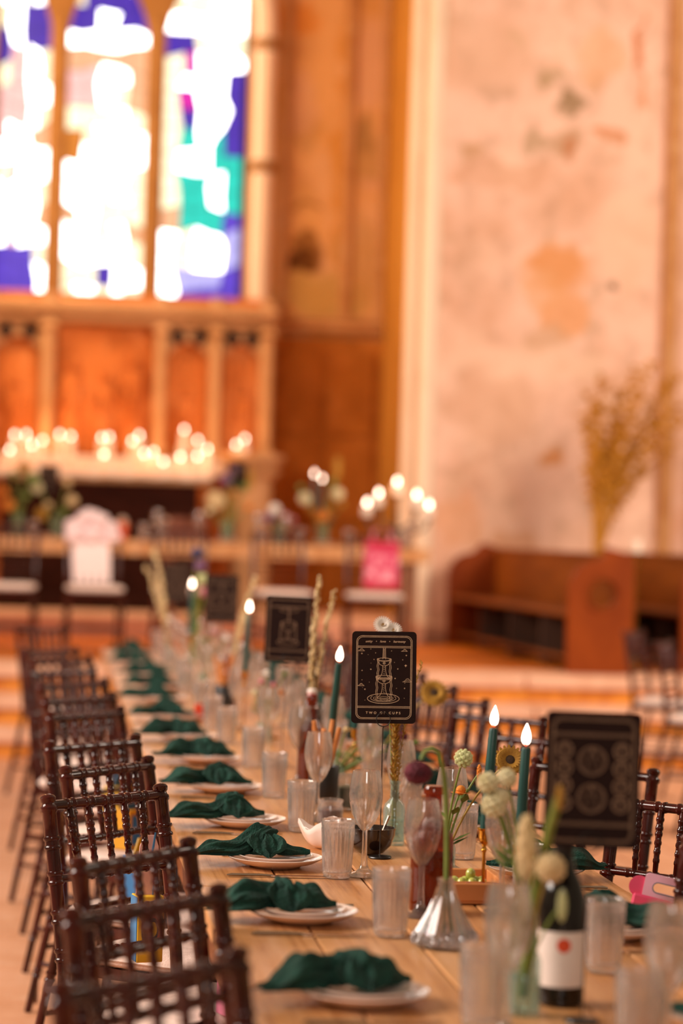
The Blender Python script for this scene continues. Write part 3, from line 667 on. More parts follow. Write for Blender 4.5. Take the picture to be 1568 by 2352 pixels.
def napkin_knot(seed):
    r = random.Random(seed + 50); m = M(); f1 = r.uniform(0, 6)
    def tor(u, v):
        a = 2 * PI * u; b = 2 * PI * v; rr_ = .0135 * (1 + .18 * math.sin(5 * b + 2 * a + f1) + .2 * math.sin(2 * a + f1))
        R = .0225 + .003 * math.sin(3 * a)
        return (rr_ * math.sin(b) * 1.25 + .012 * math.sin(a * 2 + f1) + .010 * math.sin(a), (R + rr_ * math.cos(b)) * math.cos(a), max(.003, .030 + (R + rr_ * math.cos(b)) * math.sin(a) * .95))
    m.sheet(tor, 40, 24)
    sd = -1
    def fl(u, v):                                # loose tail falling off the knot towards the near side
        s_ = v * 2 - 1; wd = (.014 + .030 * math.sin(PI * min(1, u * .75 + .1))) * (1 if u < .85 else max(.1, (1 - u) / .15))
        x = .004 + wd * s_ + .008 * u; y = -.020 - .050 * u + .006 * math.cos(s_ * 5 + f1) * u
        z = .048 - .012 * u - .030 * u * u + .005 * math.sin(s_ * 7 + f1 + 3 * u) + .003 * math.sin(s_ * 15 + 5 * u)
        return (x, y, max(.004, z))
    m.sheet(fl, 16, 20)
    return m
NAP = []
for i in range(5):
    m, kn, Ln, bend = napkin_mesh(20 + i)
    me = m.mesh('napkin', napm); kme = napkin_knot(i).mesh('knot', napm)
    NAP.append((me, kme, -Ln * .5 + Ln * kn))
def napkin(loc, rz, i, label, group):
    me, kme, kx = NAP[i % 5]
    t = thing('napkin', label, 'napkin', loc, rz, group)
    o = obj('cloth', me, parent=t)
    k = obj('knot', kme, parent=t, loc=(kx, 0, 0))
    return t
TZ = .7506
def flat_thing(name, me, loc, rz, label, cat, group):
    return tag(obj(name, me, loc=loc, rot=(0, 0, rz)), label, cat, group)
settings = [3.81, 4.60, 5.34, 6.04, 6.81, 7.64, 8.42, 9.26, 10.2, 10.96, 11.79, 12.8, 13.84]
nap_rz = [14, 8, 3, 13, 4, 6, 10, 12, 3, 5, 4, 6, 5]
for k, y in enumerate(settings):
    q = '%s left place setting from the front' % ORD[k]
    x = .505 + rb.uniform(-.012, .012)
    flat_thing('dinner_plate', plate_m, (x, y, TZ), 0, 'larger cream plate at the ' + q, 'plate', 'dinner plates on the left side')
    flat_thing('side_plate', splate_m, (x, y, TZ + .0085), 0, 'smaller cream plate at the ' + q, 'plate', 'side plates on the left side')
    napkin((x - .052 + (.01, -.01, .0, -.02, 0)[k % 5], y + .01, TZ + .022), math.radians(nap_rz[k]), k, 'knotted bottle green gauze napkin at the ' + q, 'napkins on the left side')
    flat_thing('fork', fork_m, (.50 + rb.uniform(-.02, .02), y + .165, TZ), math.radians(rb.uniform(-3, 3)), 'steel fork behind the plates of the ' + q, 'fork', 'forks on the left side')
    flat_thing('knife', knife_m, (.49 + rb.uniform(-.02, .02), y - .165, TZ), math.radians(rb.uniform(-2, 3)), 'steel knife in front of the plates of the ' + q, 'knife', 'knives on the left side')
settings_r = [3.62, 4.45, 5.22, 5.98, 6.75, 7.55, 8.3, 9.1, 9.9, 10.7, 11.5, 12.4, 13.4]
for k, y in enumerate(settings_r):
    q = '%s right place setting from the front' % ORD[k]
    x = 1.075 + rb.uniform(-.012, .012)
    flat_thing('dinner_plate', plate_m, (x, y, TZ), 0, 'larger cream plate at the ' + q, 'plate', 'dinner plates on the right side')
    flat_thing('side_plate', splate_m, (x, y, TZ + .0085), 0, 'smaller cream plate at the ' + q, 'plate', 'side plates on the right side')
    napkin((x + .02, y, TZ + .022), math.radians(180 - 8 + rb.uniform(-6, 6)), k + 2, 'knotted bottle green gauze napkin at the ' + q, 'napkins on the right side')
    flat_thing('fork', fork_m, (1.09, y + .165, TZ), PI, 'steel fork behind the plates of the ' + q, 'fork', 'forks on the right side')
    flat_thing('knife', knife_m, (1.09, y - .165, TZ), PI, 'steel knife in front of the plates of the ' + q, 'knife', 'knives on the right side')
def glassware(name, me, spots, label, group, cat='glass'):
    for i, (x, y) in enumerate(spots):
        flat_thing(name, me, (x, y, TZ), rb.uniform(0, 6), label % ORD[i], cat, group)
T = lambda px, py: tuple(G(px, py, .75)[:2])
tl = [T(1105, 2362), T(895, 2150), T(773, 2016), T(690, 1910), T(628, 1832), T(580, 1762), T(519, 1708)]
tl += [(.625 + rb.uniform(-.02, .02), y + .47) for y in settings[6:]]
glassware('tumbler', tumb_m, tl, 'ribbed clear tumbler in the left line of glasses, %s from the front', 'tumblers along the left')
tr_ = [T(1465, 2425), T(1385, 2232), T(1213, 2082), (.962, 5.51), (.955, 6.3), (.96, 7.05), (.95, 7.9), (.94, 8.7), (.95, 9.5), (.93, 10.3), (.94, 11.1), (.93, 12.0), (.94, 13.0)]
glassware('tumbler', tumb_m, tr_, 'ribbed clear tumbler in the right line of glasses, %s from the front', 'tumblers along the right')
fl_ = [T(835, 2012), T(965, 2105), T(685, 1800), T(612, 1740)]
fl_ = sorted(fl_ + [(.70 + rb.uniform(-.015, .015), y) for y in (3.55, 6.18, 9.0, 9.75, 10.5, 11.3, 12.1, 12.9, 13.6, 14.1)], key=lambda p: p[1])
glassware('flute', flute_m, fl_, 'clear stemmed flute in the left line of glasses, %s from the front', 'flutes along the left')
fr_ = [T(1530, 2440), T(1150, 2095), (.90, 5.3), (.885, 5.98), (.90, 6.7), (.89, 7.5), (.88, 8.3), (.89, 9.1), (.88, 10.0), (.88, 10.9), (.87, 11.8), (.87, 12.7), (.86, 13.7)]
glassware('flute', flute_m, fr_, 'clear stemmed flute in the right line of glasses, %s from the front', 'flutes along the right')
# ================================================================= TAROT-STYLE TABLE CARDS
card_m = mat('dark_brown_card', '1f0d0a', .8, '24110c', 30, spec=.2)
ink = mat('copper_ink', 'e6c4a0', .55, 'd8b28c', 40)
ink_dim = mat('pale_copper_ink', 'a88468', .6, '987458', 40)
wire_m = mat('black_wire', '15100e', .35, '1e1613', 9)
CW, CH = .148, .211
def rrect(wd, ht, r, n=6):
    out = []
    for cx, cy, a0 in ((wd / 2 - r, ht / 2 - r, 0), (-wd / 2 + r, ht / 2 - r, 90), (-wd / 2 + r, -ht / 2 + r, 180), (wd / 2 - r, -ht / 2 + r, 270)):
        for i in range(n + 1):
            a = math.radians(a0 + 90 * i / n); out.append((cx + r * math.cos(a), cy + r * math.sin(a)))
    return out
def ellp(cx, cy, rx, ry, n=36, a0=0, a1=360):
    return [(cx + rx * math.cos(math.radians(a0 + (a1 - a0) * i / n)), cy + ry * math.sin(math.radians(a0 + (a1 - a0) * i / n))) for i in range(n + 1)]
FRONT = -.00105
def text_mesh(body, size, x, z, shear=0, spacing=1.0):
    c = bpy.data.curves.new('lettering', 'FONT'); c.body = body; c.size = size; c.align_x = 'CENTER'; c.align_y = 'CENTER'
    c.shear = shear; c.space_character = spacing; c.offset = size * .012
    o = bpy.data.objects.new('lettering', c); COL.objects.link(o)
    bpy.context.view_layer.update()
    me = bpy.data.meshes.new_from_object(o.evaluated_get(bpy.context.evaluated_depsgraph_get()))
    bpy.data.objects.remove(o)
    me.transform(Matrix.Translation((x, FRONT, z)) @ Matrix.Rotation(PI / 2, 4, 'X')); return me
def border(m, lw=.0009):
    for k in (0, .0027): m.stroke(rrect(CW - .0205 - 2 * k, CH - .0205 - 2 * k, .0135 - k * .6), lw, FRONT, True)
    hx = (CW - .0205) / 2 - .003
    for z in (.0685, .0715, -.0665, -.0695): m.stroke([(-hx, z), (hx, z)], lw, FRONT)
    return m
def cups_art():
    m = M(); lw = .00085; S_ = lambda p, w_=lw, c=False: m.stroke(p, w_, FRONT, c)
    # falling stream
    for x in (-.0032, .0032): S_([(x * .75, .068), (x * 1.05, .042)])
    for x in (-.0012, .0008): S_([(x, .066), (x, .044)], .0006)
    def cup(zt, rx, s):
        ry = .0035 * s
        S_(ellp(0, zt, rx, ry), lw, True); S_(ellp(0, zt - .002, rx * .85, ry * .8, 24, 180, 360), .0006)
        S_([(rx * math.cos(math.radians(a)), zt - .0005 + .0155 * s * math.sin(math.radians(a))) for a in range(180, 361, 10)])
        S_(ellp(0, zt - .0095 * s, .0028 * s, .0028 * s, 18), .0007, True); S_(ellp(0, zt - .0095 * s, .0012 * s, .0014 * s, 10), .0005, True)
        zb = zt - .048 * s
        for sg in (-1, 1):
            S_([(sg * .0035 * s, zt - .0155 * s), (sg * .0035 * s, zt - .026 * s), (sg * .0055 * s, zt - .036 * s), (sg * .009 * s, zb + .005 * s), (sg * .0145 * s, zb)])
        S_(ellp(0, zb, .0145 * s, .0032 * s, 24, 180, 360)); S_(ellp(0, zb + .001, .010 * s, .002 * s, 20), .0005)
        for q in range(4): S_([(-.001, zt - (.019 + .005 * q) * s), (.001, zt - (.0215 + .005 * q) * s)], .0007)
        for sg in (-1, 1):                         # water running over the rim
            for o in (-.0016, .0016):
                S_([(sg * (rx - .0012) + o + .0009 * math.sin(i * 1.5 + sg), zt - .052 * s * i / 12) for i in range(13)], .0008)
            S_(ellp(sg * (rx - .0012), zt, .0022, .002, 10, 0, 180), .0008)
    cup(.0415, .0152, .92); cup(.0015, .0175, 1.0)
    for rx, ry, lw_ in ((.0365, .0112, .001), (.029, .0082, .0007), (.0225, .0056, .0007)):
        S_(ellp(-.001, -.0485, rx, ry, 48), lw_, True) if rx > .03 else S_(ellp(-.001, -.0475, rx, ry, 36, 150, 390), lw_)
    for i in range(7): S_([(-.018 + .005 * i, -.0535 + .0012 * (i % 3)), (-.012 + .005 * i, -.0538 + .0012 * (i % 2))], .0005)
    # clouds
    for x, z, s in ((-.053, .0605, 1), (.046, .0605, .9), (.053, -.0095, 1.35), (-.053, -.0195, 1)):
        S_([(x - .008 * s, z), (x + .008 * s, z)], .0007)
        S_([(x - .006 * s, z + .0006), (x - .003 * s, z + .002 * s), (x - .001 * s, z + .005 * s), (x + .002 * s, z + .0055 * s), (x + .004 * s, z + .003 * s), (x + .007 * s, z + .0008)], .0007)
        S_(ellp(x + .001, z + .002, .002 * s, .0014 * s, 10, 0, 200), .0005)
    # stars
    for x, z, r in ((-.0515, .0545, .0018), (-.031, .065, .001), (-.020, .056, .0011), (-.037, .052, .0007), (-.0235, .041, .0012), (-.030, .0325, .0007), (-.0305, .0185, .0017), (-.0505, .0155, .0014), (-.0505, -.006, .001), (-.0335, -.011, .0007), (-.0435, -.0275, .0018), (-.049, -.0235, .0006), (-.043, -.0525, .0008), (.0165, .061, .0011), (.0505, .051, .0017), (.0425, .041, .0012), (.0235, .035, .0009), (.0495, .0275, .0026), (.0315, .020, .0015), (.0255, -.002, .0016), (.048, -.0125, .0009), (.0475, -.0245, .0016), (.029, -.0245, .0009), (.047, -.047, .0008)):
        S_([(x - r, z), (x, z + r * .35), (x + r, z)], r * .5); S_([(x, z - r), (x, z + r)], r * .55)
    return m
def disc_art(m, x, z, r):
    m.stroke(ellp(x, z, r, r, 28), .0011, FRONT, True); m.stroke(ellp(x, z, r * .86, r * .86, 28), .0007, FRONT, True)
    pts = [(x + r * .84 * math.cos(math.radians(90 + 144 * i)), z + r * .84 * math.sin(math.radians(90 + 144 * i))) for i in range(6)]
    m.stroke(pts, .0011, FRONT); return m
def table_card(loc, rz, label, art, words=(), tilt=0, roll=0, ringz=.018):
    t = thing('table_card', label, 'card', loc, rz, 'dark table cards on wire holders')
    t.rotation_euler = (tilt, roll, rz)
    cdm = obj('card', M().prism(rrect(CW, CH, .009), (0, -.0009, 0), (1, 0, 0), (0, 0, 1), (0, .0018, 0)), card_m, t, smooth=False)
    obj('border_lines', border(M()), ink if words else ink_dim, cdm, smooth=False)
    obj('illustration', art, ink if words else ink_dim, cdm, smooth=False)
    for me in words:
        me.materials.append(ink); obj('lettering', me, parent=cdm)
    base = TZ - loc[2]
    if loc[2] > 1.4: base = HZ + .001 - loc[2]
    dz = -CH / 2
    h = M()
    ring = [(.016 * math.cos(a), -.003, dz + ringz - .009 + .016 * math.sin(a)) for a in [2 * PI * i / 24 - PI / 2 for i in range(25)]]
    h.tube(ring, .0011, 6)
    ring2 = [(.016 * math.cos(a), .003, dz + ringz - .009 + .016 * math.sin(a)) for a in [2 * PI * i / 24 - PI / 2 for i in range(25)]]
    h.tube(ring2 + [(-.001, .001, dz - .01 + ringz - .018)], .0011, 6)
    h.tube([(0, -.003, dz + ringz - .025), (-.001, 0, dz + ringz - .03), (-.004, 0, base + .005)], .0013, 6)
    obj('wire_holder', h, wire_m, t)
    obj('base', M().lathe([(.026, 0), (.027, .002), (.026, .004), (.004, .0065), (0, .007)], 24), wire_m, t, loc=(-.004, 0, base))
    return t
def face(p): return math.atan2(p[0], p[1]) * -1     # turn about z so that the front looks back at the eye
p = D(881.5, 1556, 5.55)
table_card(p, face(p) + math.radians(2), 'sharp dark card reading TWO OF CUPS on a black wire holder', cups_art(), [text_mesh('unity   \u2022   love   \u2022   harmony', .0070, .002, .0825, .35, 1.12), text_mesh('TWO OF CUPS', .0076, -.001, -.0815, 0, 1.75)], 0, math.radians(-.9))
p = D(1360, 1792, 3.74); m = M()
for sx in (-1, 1):
    for k in range(4): disc_art(m, sx * .044, .046 - .0275 * k if True else 0, .0118)
disc_art(m, -.001, .030, .0215); disc_art(m, -.001, -.028, .0215)
table_card(p, face(p) + math.radians(3), 'large blurred dark card with ten printed discs, nearest on the right', m, (), 0, math.radians(.3))
for i, (px, py, dd_, lb) in enumerate(((662, 1445, 7.68, 'dark card with a printed goblet, behind the grass plumes and amber bottle'), (509, 1375, 10.67, 'dark card with a horned goblet print, midway down the table'), (403, 1338, 13.2, 'farthest dark card on the long table, left of the others'))):
    p = D(px, py, dd_); m = M()
    m.stroke(ellp(0, .02, .022, .006), .0012, FRONT, True); m.stroke([(.022 * math.cos(math.radians(a)), .02 + .026 * math.sin(math.radians(a))) for a in range(180, 361, 12)], .0014, FRONT)
    for sg in (-1, 1):
        m.stroke([(sg * .004, -.006), (sg * .004, -.028), (sg * .018, -.04)], .0014, FRONT)
        if i: m.stroke([(sg * .03, -.045), (sg * .046, -.03), (sg * .05, 0), (sg * .036, .018), (sg * .044, .03)], .003, FRONT)
        else: m.stroke([(sg * .023, .02), (sg * .025, -.04)], .0016, FRONT)
    m.stroke([(0, .065), (0, .024)], .002, FRONT); m.stroke(ellp(0, -.043, .034, .009), .0012, FRONT, True)
    m.stroke(ellp(0, .06, .03, .006, 20), .001, FRONT, True)
    table_card(p, face(p), lb, m, (), 0, math.radians((1, .4, .3)[i]))

# ================================================================= TAPER CANDLES
taper_m = mat('dark_green_taper_wax', '12463f', .38, '0e3a36', 8, sss=.1)
brass = mat('brass', 'd9a040', .22, 'b87c28', 12, metal=1)
def taper(top, bottom, label, lit=True, r=.0112):
    top, bottom = Vector(top), Vector(bottom); ax = top - bottom; h = ax.length
    t = thing('taper_candle', label, 'candle', bottom)
    t.rotation_euler = ax.to_track_quat('Z', 'Y').to_euler()
    obj('wax', M().lathe([(r, 0), (r, .01), (r * .93, h * .6), (r * .8, h - .006), (r * .68, h - .001), (0, h + .001)], 16), taper_m, t)
    obj('wick', M().tube([(0, 0, h - .002), (.001, 0, h + .012)], .0011, 5), wick_m, t)
    if lit:
        f = obj('flame', M().lathe(flame_prof(.044, .0092), 12), flame_m, t, loc=(0, 0, h + .003))
        obj('flame_base', M().lathe([(0, -.0015), (.0055, .003), (.0078, .009), (.0070, .012), (0, .013)], 10), flame_edge, f)
    hd = thing('candle_holder', 'slim brass candlestick holding the ' + label, 'candlestick', (bottom.x, bottom.y, TZ))
    hd['label'] = 'slim brass candlestick under the ' + label
    z1 = bottom.z - TZ
    obj('cup', M().lathe([(.006, z1 - .012), (.009, z1 - .008), (.0125, z1 + .002), (.0122, z1 + .014), (.0165, z1 + .020), (.0158, z1 + .021), (.0118, z1 + .012), (.0115, z1 - .002), (0, z1 - .001)], 20), brass, hd)
    obj('stem', M().lathe([(.0042, .01), (.0036, .02), (.0036, z1 - .03), (.006, z1 - .024), (.0038, z1 - .018), (.0065, z1 - .011)], 12), brass, hd)
    obj('foot', M().lathe([(.031, 0), (.032, .002), (.028, .006), (.012, .010), (.0045, .016)], 24), brass, hd)
taper(D(778, 1522, 6.55), D(757, 1716, 6.6), 'tilted green taper left of the sharp card')
taper(D(818, 1510, 7.05), D(815, 1690, 7.05), 'upright green taper hidden behind the sharp card', False)
taper(D(1133, 1672, 4.95), D(1112, 1925, 4.95), 'green taper with the left of the two near flames')
taper(D(1207, 1716, 4.75), D(1192, 1965, 4.75), 'green taper with the right of the two near flames')
taper(D(572, 1408, 8.9), D(562, 1555, 8.9), 'green taper left of the goblet card')
taper(D(441, 1352, 11.2), D(437, 1470, 11.2), 'farthest green taper on the long table')
taper(D(625, 1480, 8.6), D(626, 1590, 8.6), 'unlit green taper below the goblet card', False)
lamp_t = None

# ================================================================= BOTTLES, BOWLS, FOOD
amber_g = glass('amber_glass', (.55, .16, .02), .22, 'c85408', .05, 1.5, .1)
dark_g = mat('dark_wine_glass', '0c0604', .1, '160c06', 6, spec=.4, coat=.15)
aqua_g = glass('aqua_glass', (.86, .93, .91), .05, 'e0f2ee', .05, 1.5, .3)
steel_w = mat('bail_wire', 'd8ccc6', .25, 'b8aca6', 9, metal=1)
rubber = mat('red_rubber', 'b0281c', .5); ceram = mat('white_ceramic', 'efe0d8', .25, coat=.4)
paper = mat('cream_paper_label', 'f0ddd2', .75, 'e6d0c4', 12)
orange_p = mat('orange_print', 'e8501c', .6, 'd9421a', 20)
def bottle_prof(h, r, rn, zs=.58, zn=.74):
    return [(r * .88, 0), (r, .006), (r, h * zs), (r * .94, h * (zs + .04)), (r * .72, h * (zs + .09)), (rn * 1.15, h * zn), (rn, h * (zn + .04)), (rn * .96, h * .93), (rn * 1.2, h * .935), (rn * 1.2, h * .975), (rn, h)]
def swing_bottle(loc, h, r, label, stopper=True):
    t = thing('swing_top_bottle', label, 'bottle', loc)
    b = M().lathe(bottle_prof(h, r, r * .40), 28)
    bo = obj('glass_body', b, amber_g, t)
    obj('drink', M().lathe([(r * .86, .004), (r * .93, .01), (r * .93, h * .5), (0, h * .5)], 24), amber_g, bo)
    if stopper:
        obj('stopper', M().lathe([(r * .34, h), (r * .38, h + .004), (r * .38, h + .014), (r * .25, h + .018), (0, h + .018)], 16), ceram, t)
        obj('rubber_ring', M().lathe([(r * .33, h - .003), (r * .42, h), (r * .42, h + .003), (r * .33, h + .004)], 16), rubber, t)
        wr = M()
        for s in (-1, 1):
            wr.tube([(s * r * .5, 0, h * .86), (s * r * .46, 0, h * .95), (s * r * .42, 0, h + .012), (0, 0, h + .014)], .0014, 6)
            wr.tube([(s * r * .5, 0, h * .86), (s * r * .62, -r * .3, h * .82), (s * r * .4, -r * .8, h * .76)], .0014, 6)
        wr.tube([(r * .48 * math.cos(a), r * .48 * math.sin(a), h * .86) for a in [2 * PI * i / 20 for i in range(21)]], .0013, 6)
        obj('wire_bail', wr, steel_w, t)
    return t
def on(px, py): v = G(px, py, .75); return (v.x, v.y, TZ)
x, y, _ = on(710, 1800)
swing_bottle((x, y, TZ), .262, .036, 'amber swing-top bottle with white stopper, left of the tilted taper')
swing_bottle(on(521, 1640), .235, .033, 'amber bottle midway down the table with dark neck', False)
swing_bottle((.765, 4.72, TZ), .25, .042, 'near amber bottle behind the foremost flutes, drink inside', False)
t = thing('slim_dark_bottle', 'slim black bottle behind the amber swing-top bottle', 'bottle', (on(700, 1755)[0], 7.55, TZ))
obj('glass_body', M().lathe(bottle_prof(.295, .034, .013), 20), dark_g, t); obj('cap', M().lathe([(.0165, .28), (.0165, .298), (.012, .3), (0, .3)], 14), wire_m, t)
x, y, _ = on(1285, 2306)
t = thing('wine_bottle', 'dark wine bottle with white label and orange mark, lower right', 'bottle', (x, y, TZ))
wbp = [(.033, 0), (.0375, .005), (.038, .155), (.0365, .172), (.029, .196), (.019, .215), (.0148, .235), (.0142, .285), (.0155, .286), (.0155, .298), (.013, .30), (.0, .30)]
obj('glass_body', M().lathe(wbp, 36), dark_g, t)
lb = M(); a0 = math.atan2(-y, -x)
lab = [(.0384 * math.cos(a0 + math.radians(a)), .0384 * math.sin(a0 + math.radians(a))) for a in range(-95, 96, 10)]
lb.sheet(lambda u, v: (*[q for q in lab[min(18, int(round(u * 18)))]], .032 + .088 * v), 18, 3)
lo = obj('label', lb, paper, t)
mk = M()
def spotf(u, v):
    a = a0 + math.radians(-8 + 22 * u) ; return (.0387 * math.cos(a), .0387 * math.sin(a), .090 + .020 * v)
mk2 = M().sheet(lambda u, v: (.0387 * math.cos(a0 + math.radians(6) + .30 * (v) * math.cos(2 * PI * u)), .0387 * math.sin(a0 + math.radians(6) + .30 * v * math.cos(2 * PI * u)), .099 + .0115 * v * math.sin(2 * PI * u)), 20, 3)
obj('orange_mark', mk2, orange_p, lo)
obj('foil', M().lathe([(.0149, .24), (.0149, .286), (.0162, .287), (.0162, .299), (.013, .3015), (0, .3015)], 20), mat('black_foil', '1a1210', .3), t)

pot_m = mat('black_stoneware', '1c1614', .45, '261e1a', 14)
stick_m = mat('breadstick_crust', 'dc8f4e', .7, 'b86a2c', 30, .4, .7, bump=.3, bscale=90)
def bread_pot(loc, label, n, seed):
    r = random.Random(seed)
    t = thing('black_pot', label + ' black pot', 'pot', loc)
    t['label'] = 'tall black pot of breadsticks ' + label
    obj('body', M().lathe([(.034, 0), (.037, .004), (.0415, .118), (.040, .120), (.038, .117), (.034, .012), (0, .010)], 28), pot_m, t)
    for i in range(n):
        a = 6.28 * i / n + .5; lean = r.uniform(.35, .65)
        dx, dy = (math.cos(a) * .022, math.sin(a) * .022); L_ = r.uniform(.19, .235)
        st = thing('breadstick', 'golden breadstick in the pot %s, %s of the bunch' % (label, ORD[i]), 'bread', (loc[0] - dx * .5, loc[1] - dy * .5, loc[2] + .014), 0, 'breadsticks ' + label)
        obj('crust', M().tube([(0, 0, 0), (dx * lean * 2, dy * lean * 2, L_ * .5), (dx * lean * 4, dy * lean * 4, L_)], [.0062, .0075, .006], 8), stick_m, st)
bread_pot(on(741, 1862), 'by the tilted taper', 6, 1)
bread_pot((.70, 9.6, TZ), 'midway down the table', 5, 2)
x, y, _ = on(850, 1962)
t = tag(obj('coconut_bowl', M().lathe([(.018, 0), (.03, .004), (.048, .022), (.056, .046), (.0565, .062), (.0545, .062), (.052, .046), (.044, .024), (0, .008)], 32), mat('polished_black_bowl', '1c0f0a', .18, '2a1810', 9, coat=.5), loc=(x, y, TZ)), 'dark polished round bowl behind the focused flute', 'bowl')
sp_ = thing('spoon', 'small steel spoon standing in the dark round bowl', 'spoon', (x + .012, y, TZ + .014))
obj('handle', M().tube([(0, 0, 0), (.012, 0, .03), (.03, 0, .075)], [.002, .0022, .0035], 6), silver, sp_); obj('scoop', M().ell((-.004, 0, .0), (.012, .008, .003), 10, 6), silver, sp_)
x, y, _ = on(752, 1948)
def bowlf(u, v):
    a = 2 * PI * u; q = 1 / max(abs(math.cos(a)), abs(math.sin(a))); q = q ** .55
    r = .018 + .045 * min(1, v / .5) ** .6 if v < .5 else .063 - .0035 - (.0415) * ((v - .5) / .5) ** 1.4
    hgt = .056 + .011 * math.cos(4 * a + PI)
    z = (hgt * (v / .5) ** 1.5 if v < .5 else hgt - (hgt - .006) * ((v - .5) / .5) ** .7)
    return (r * q * math.cos(a), r * q * math.sin(a), z)
tag(obj('white_bowl', M().sheet(bowlf, 48, 20), mat('white_glazed_china', 'f3e2da', .15, coat=.4), loc=(x, y, TZ), rot=(0, 0, .5)), 'white bowl with wavy square rim between the tumblers', 'bowl')
jam = mat('red_chutney', '8a2c0c', .25, '5c1a08', 30, coat=.5)
x, y, _ = on(757, 1892)
t = thing('relish_jar', 'squat glass jar of red chutney behind the white bowl', 'jar', (x, y, TZ))
obj('glass_body', M().lathe([(.030, 0), (.033, .004), (.034, .04), (.031, .047), (.031, .054), (.0335, .056), (.0335, .061), (.031, .062), (.029, .05), (.031, .04), (.030, .006), (0, .005)], 28), tg, t)
obj('chutney', M().lathe([(.0293, .006), (.0303, .036), (.02, .040), (0, .0385)], 24), jam, t)
x, y, _ = on(795, 1858)
t = thing('pickle_jar', 'glass jar of pale green pickles behind the focused flute', 'jar', (x, y, TZ))
obj('glass_body', M().lathe([(.028, 0), (.031, .004), (.031, .075), (.028, .082), (.028, .09), (.030, .091), (.030, .094), (.027, .094), (.0285, .07), (.0285, .006), (0, .005)], 24), tg, t)
obj('pickles', M().lathe([(.0278, .006), (.0278, .058), (.015, .062), (0, .06)], 20), mat('pickle_green', 'a8b088', .4, '8a9c68', 40, bump=.4), t)
tray_m = mat('pale_tray_wood', 'd68c52', .5, 'c0743a', 4, stretch=(1, 5, 1), bump=.1)
x, y, _ = on(1082, 2076)
ty = thing('wooden_tray', 'wooden sharing tray of fruit right of the near amber bottle', 'tray', (x, y + .10, TZ))
obj('bottom', M().box((0, 0, .006), (.15, .22, .012), .002), tray_m, ty, smooth=False)
for yy in (-.107, .107): obj('side', M().box((0, yy, .024), (.15, .012, .036), .002), tray_m, ty, smooth=False)
for xx in (-.072, .072): obj('side', M().box((xx, 0, .024), (.012, .2, .036), .002), tray_m, ty, smooth=False)
obj('divider', M().box((0, -.02, .02), (.13, .008, .026), .002), tray_m, ty, smooth=False)
grape_m = mat('green_grape', 'c8c86a', .25, 'a8b04a', 30, sss=.2, coat=.3)
for i in range(9):
    tag(obj('grape', M().ell((0, 0, 0), (.0105, .0105, .012), 12, 8), grape_m, loc=(x + (.0, .022, .043, .010, .033, .02, -.012, .044, .03)[i], y + (.12, .12, .12, .14, .14, .13, .14, .14, .16)[i], TZ + (.024, .024, .024, .024, .024, .042, .024, .024, .024)[i])), ('green grape in the tray, front row left', 'green grape in the tray, front row middle', 'green grape in the tray, front row right', 'green grape in the tray, second row left', 'green grape in the tray, second row right of centre', 'topmost green grape of the pile', 'green grape in the tray, leftmost of the pile', 'green grape in the tray, rightmost of the pile', 'rearmost green grape in the tray')[i], 'grape', 'grapes in the wooden tray')
berry = mat('dark_red_berry', '7a2430', .35, '9a3a3a', 60, bump=.3)
for i in range(4):
    tag(obj('fig', M().ell((0, 0, 0), (.014, .014, .013), 14, 8), berry, loc=(x - .03 + .029 * i, y + .035, TZ + .0255)), 'dark red fig in the front of the wooden tray, %s from the left' % ORD[i], 'fruit', 'figs in the wooden tray')

# ================================================================= VASES AND FLOWERS
green_s = mat('green_stem', '7c8c3c', .6, '65762c', 20); pale_s = mat('dry_stem', 'a8883c', .8, '8c7028', 30)
FM = {k: mat('petal_' + k, a, .8, b, 40, bump=.3, bscale=200) for k, a, b in (('maroon', '4a0c1c', '6a1428'), ('cream', 'e6dcb8', 'd0c494'), ('pale_green', 'd4d4a0', 'bcc084'), ('ochre', 'b8862a', '96681c'), ('white', 'f4ece4', 'e6d8c8'), ('pink', 'd88a90', 'c46a78'), ('straw', 'e0c698', 'c8a874'), ('orange', 'e08a30', 'c87018'), ('dark', '4a3018', '36220e'), ('purple', '8c6484', '70486c'), ('leaf', '7c8c42', '5c7030'), ('blue', '50486c', '3c3858'))}
def petals(m, c, r, n, rows, up=.35, wid=.35):
    for k in range(rows):
        for i in range(n):
            a = 2 * PI * (i + .5 * (k % 2)) / n; rr_ = r * (1 - .28 * k); el = up + .5 * k
            dx, dy, dz = math.cos(a) * math.cos(el), math.sin(a) * math.cos(el), math.sin(el)
            sx, sy = -math.sin(a), math.cos(a); wv = rr_ * wid
            P0 = Vector(c); P1 = P0 + Vector((dx, dy, dz)) * rr_ * .6; P2 = P0 + Vector((dx, dy, dz * .8)) * rr_
            S = Vector((sx, sy, 0)) * wv / 2
            m._add([P0 - S * .4, P0 + S * .4, P1 + S, P1 - S, P2 + S * .4, P2 - S * .4], [(0, 1, 2, 3), (3, 2, 4, 5)])
    return m
SEED = random.Random(11)
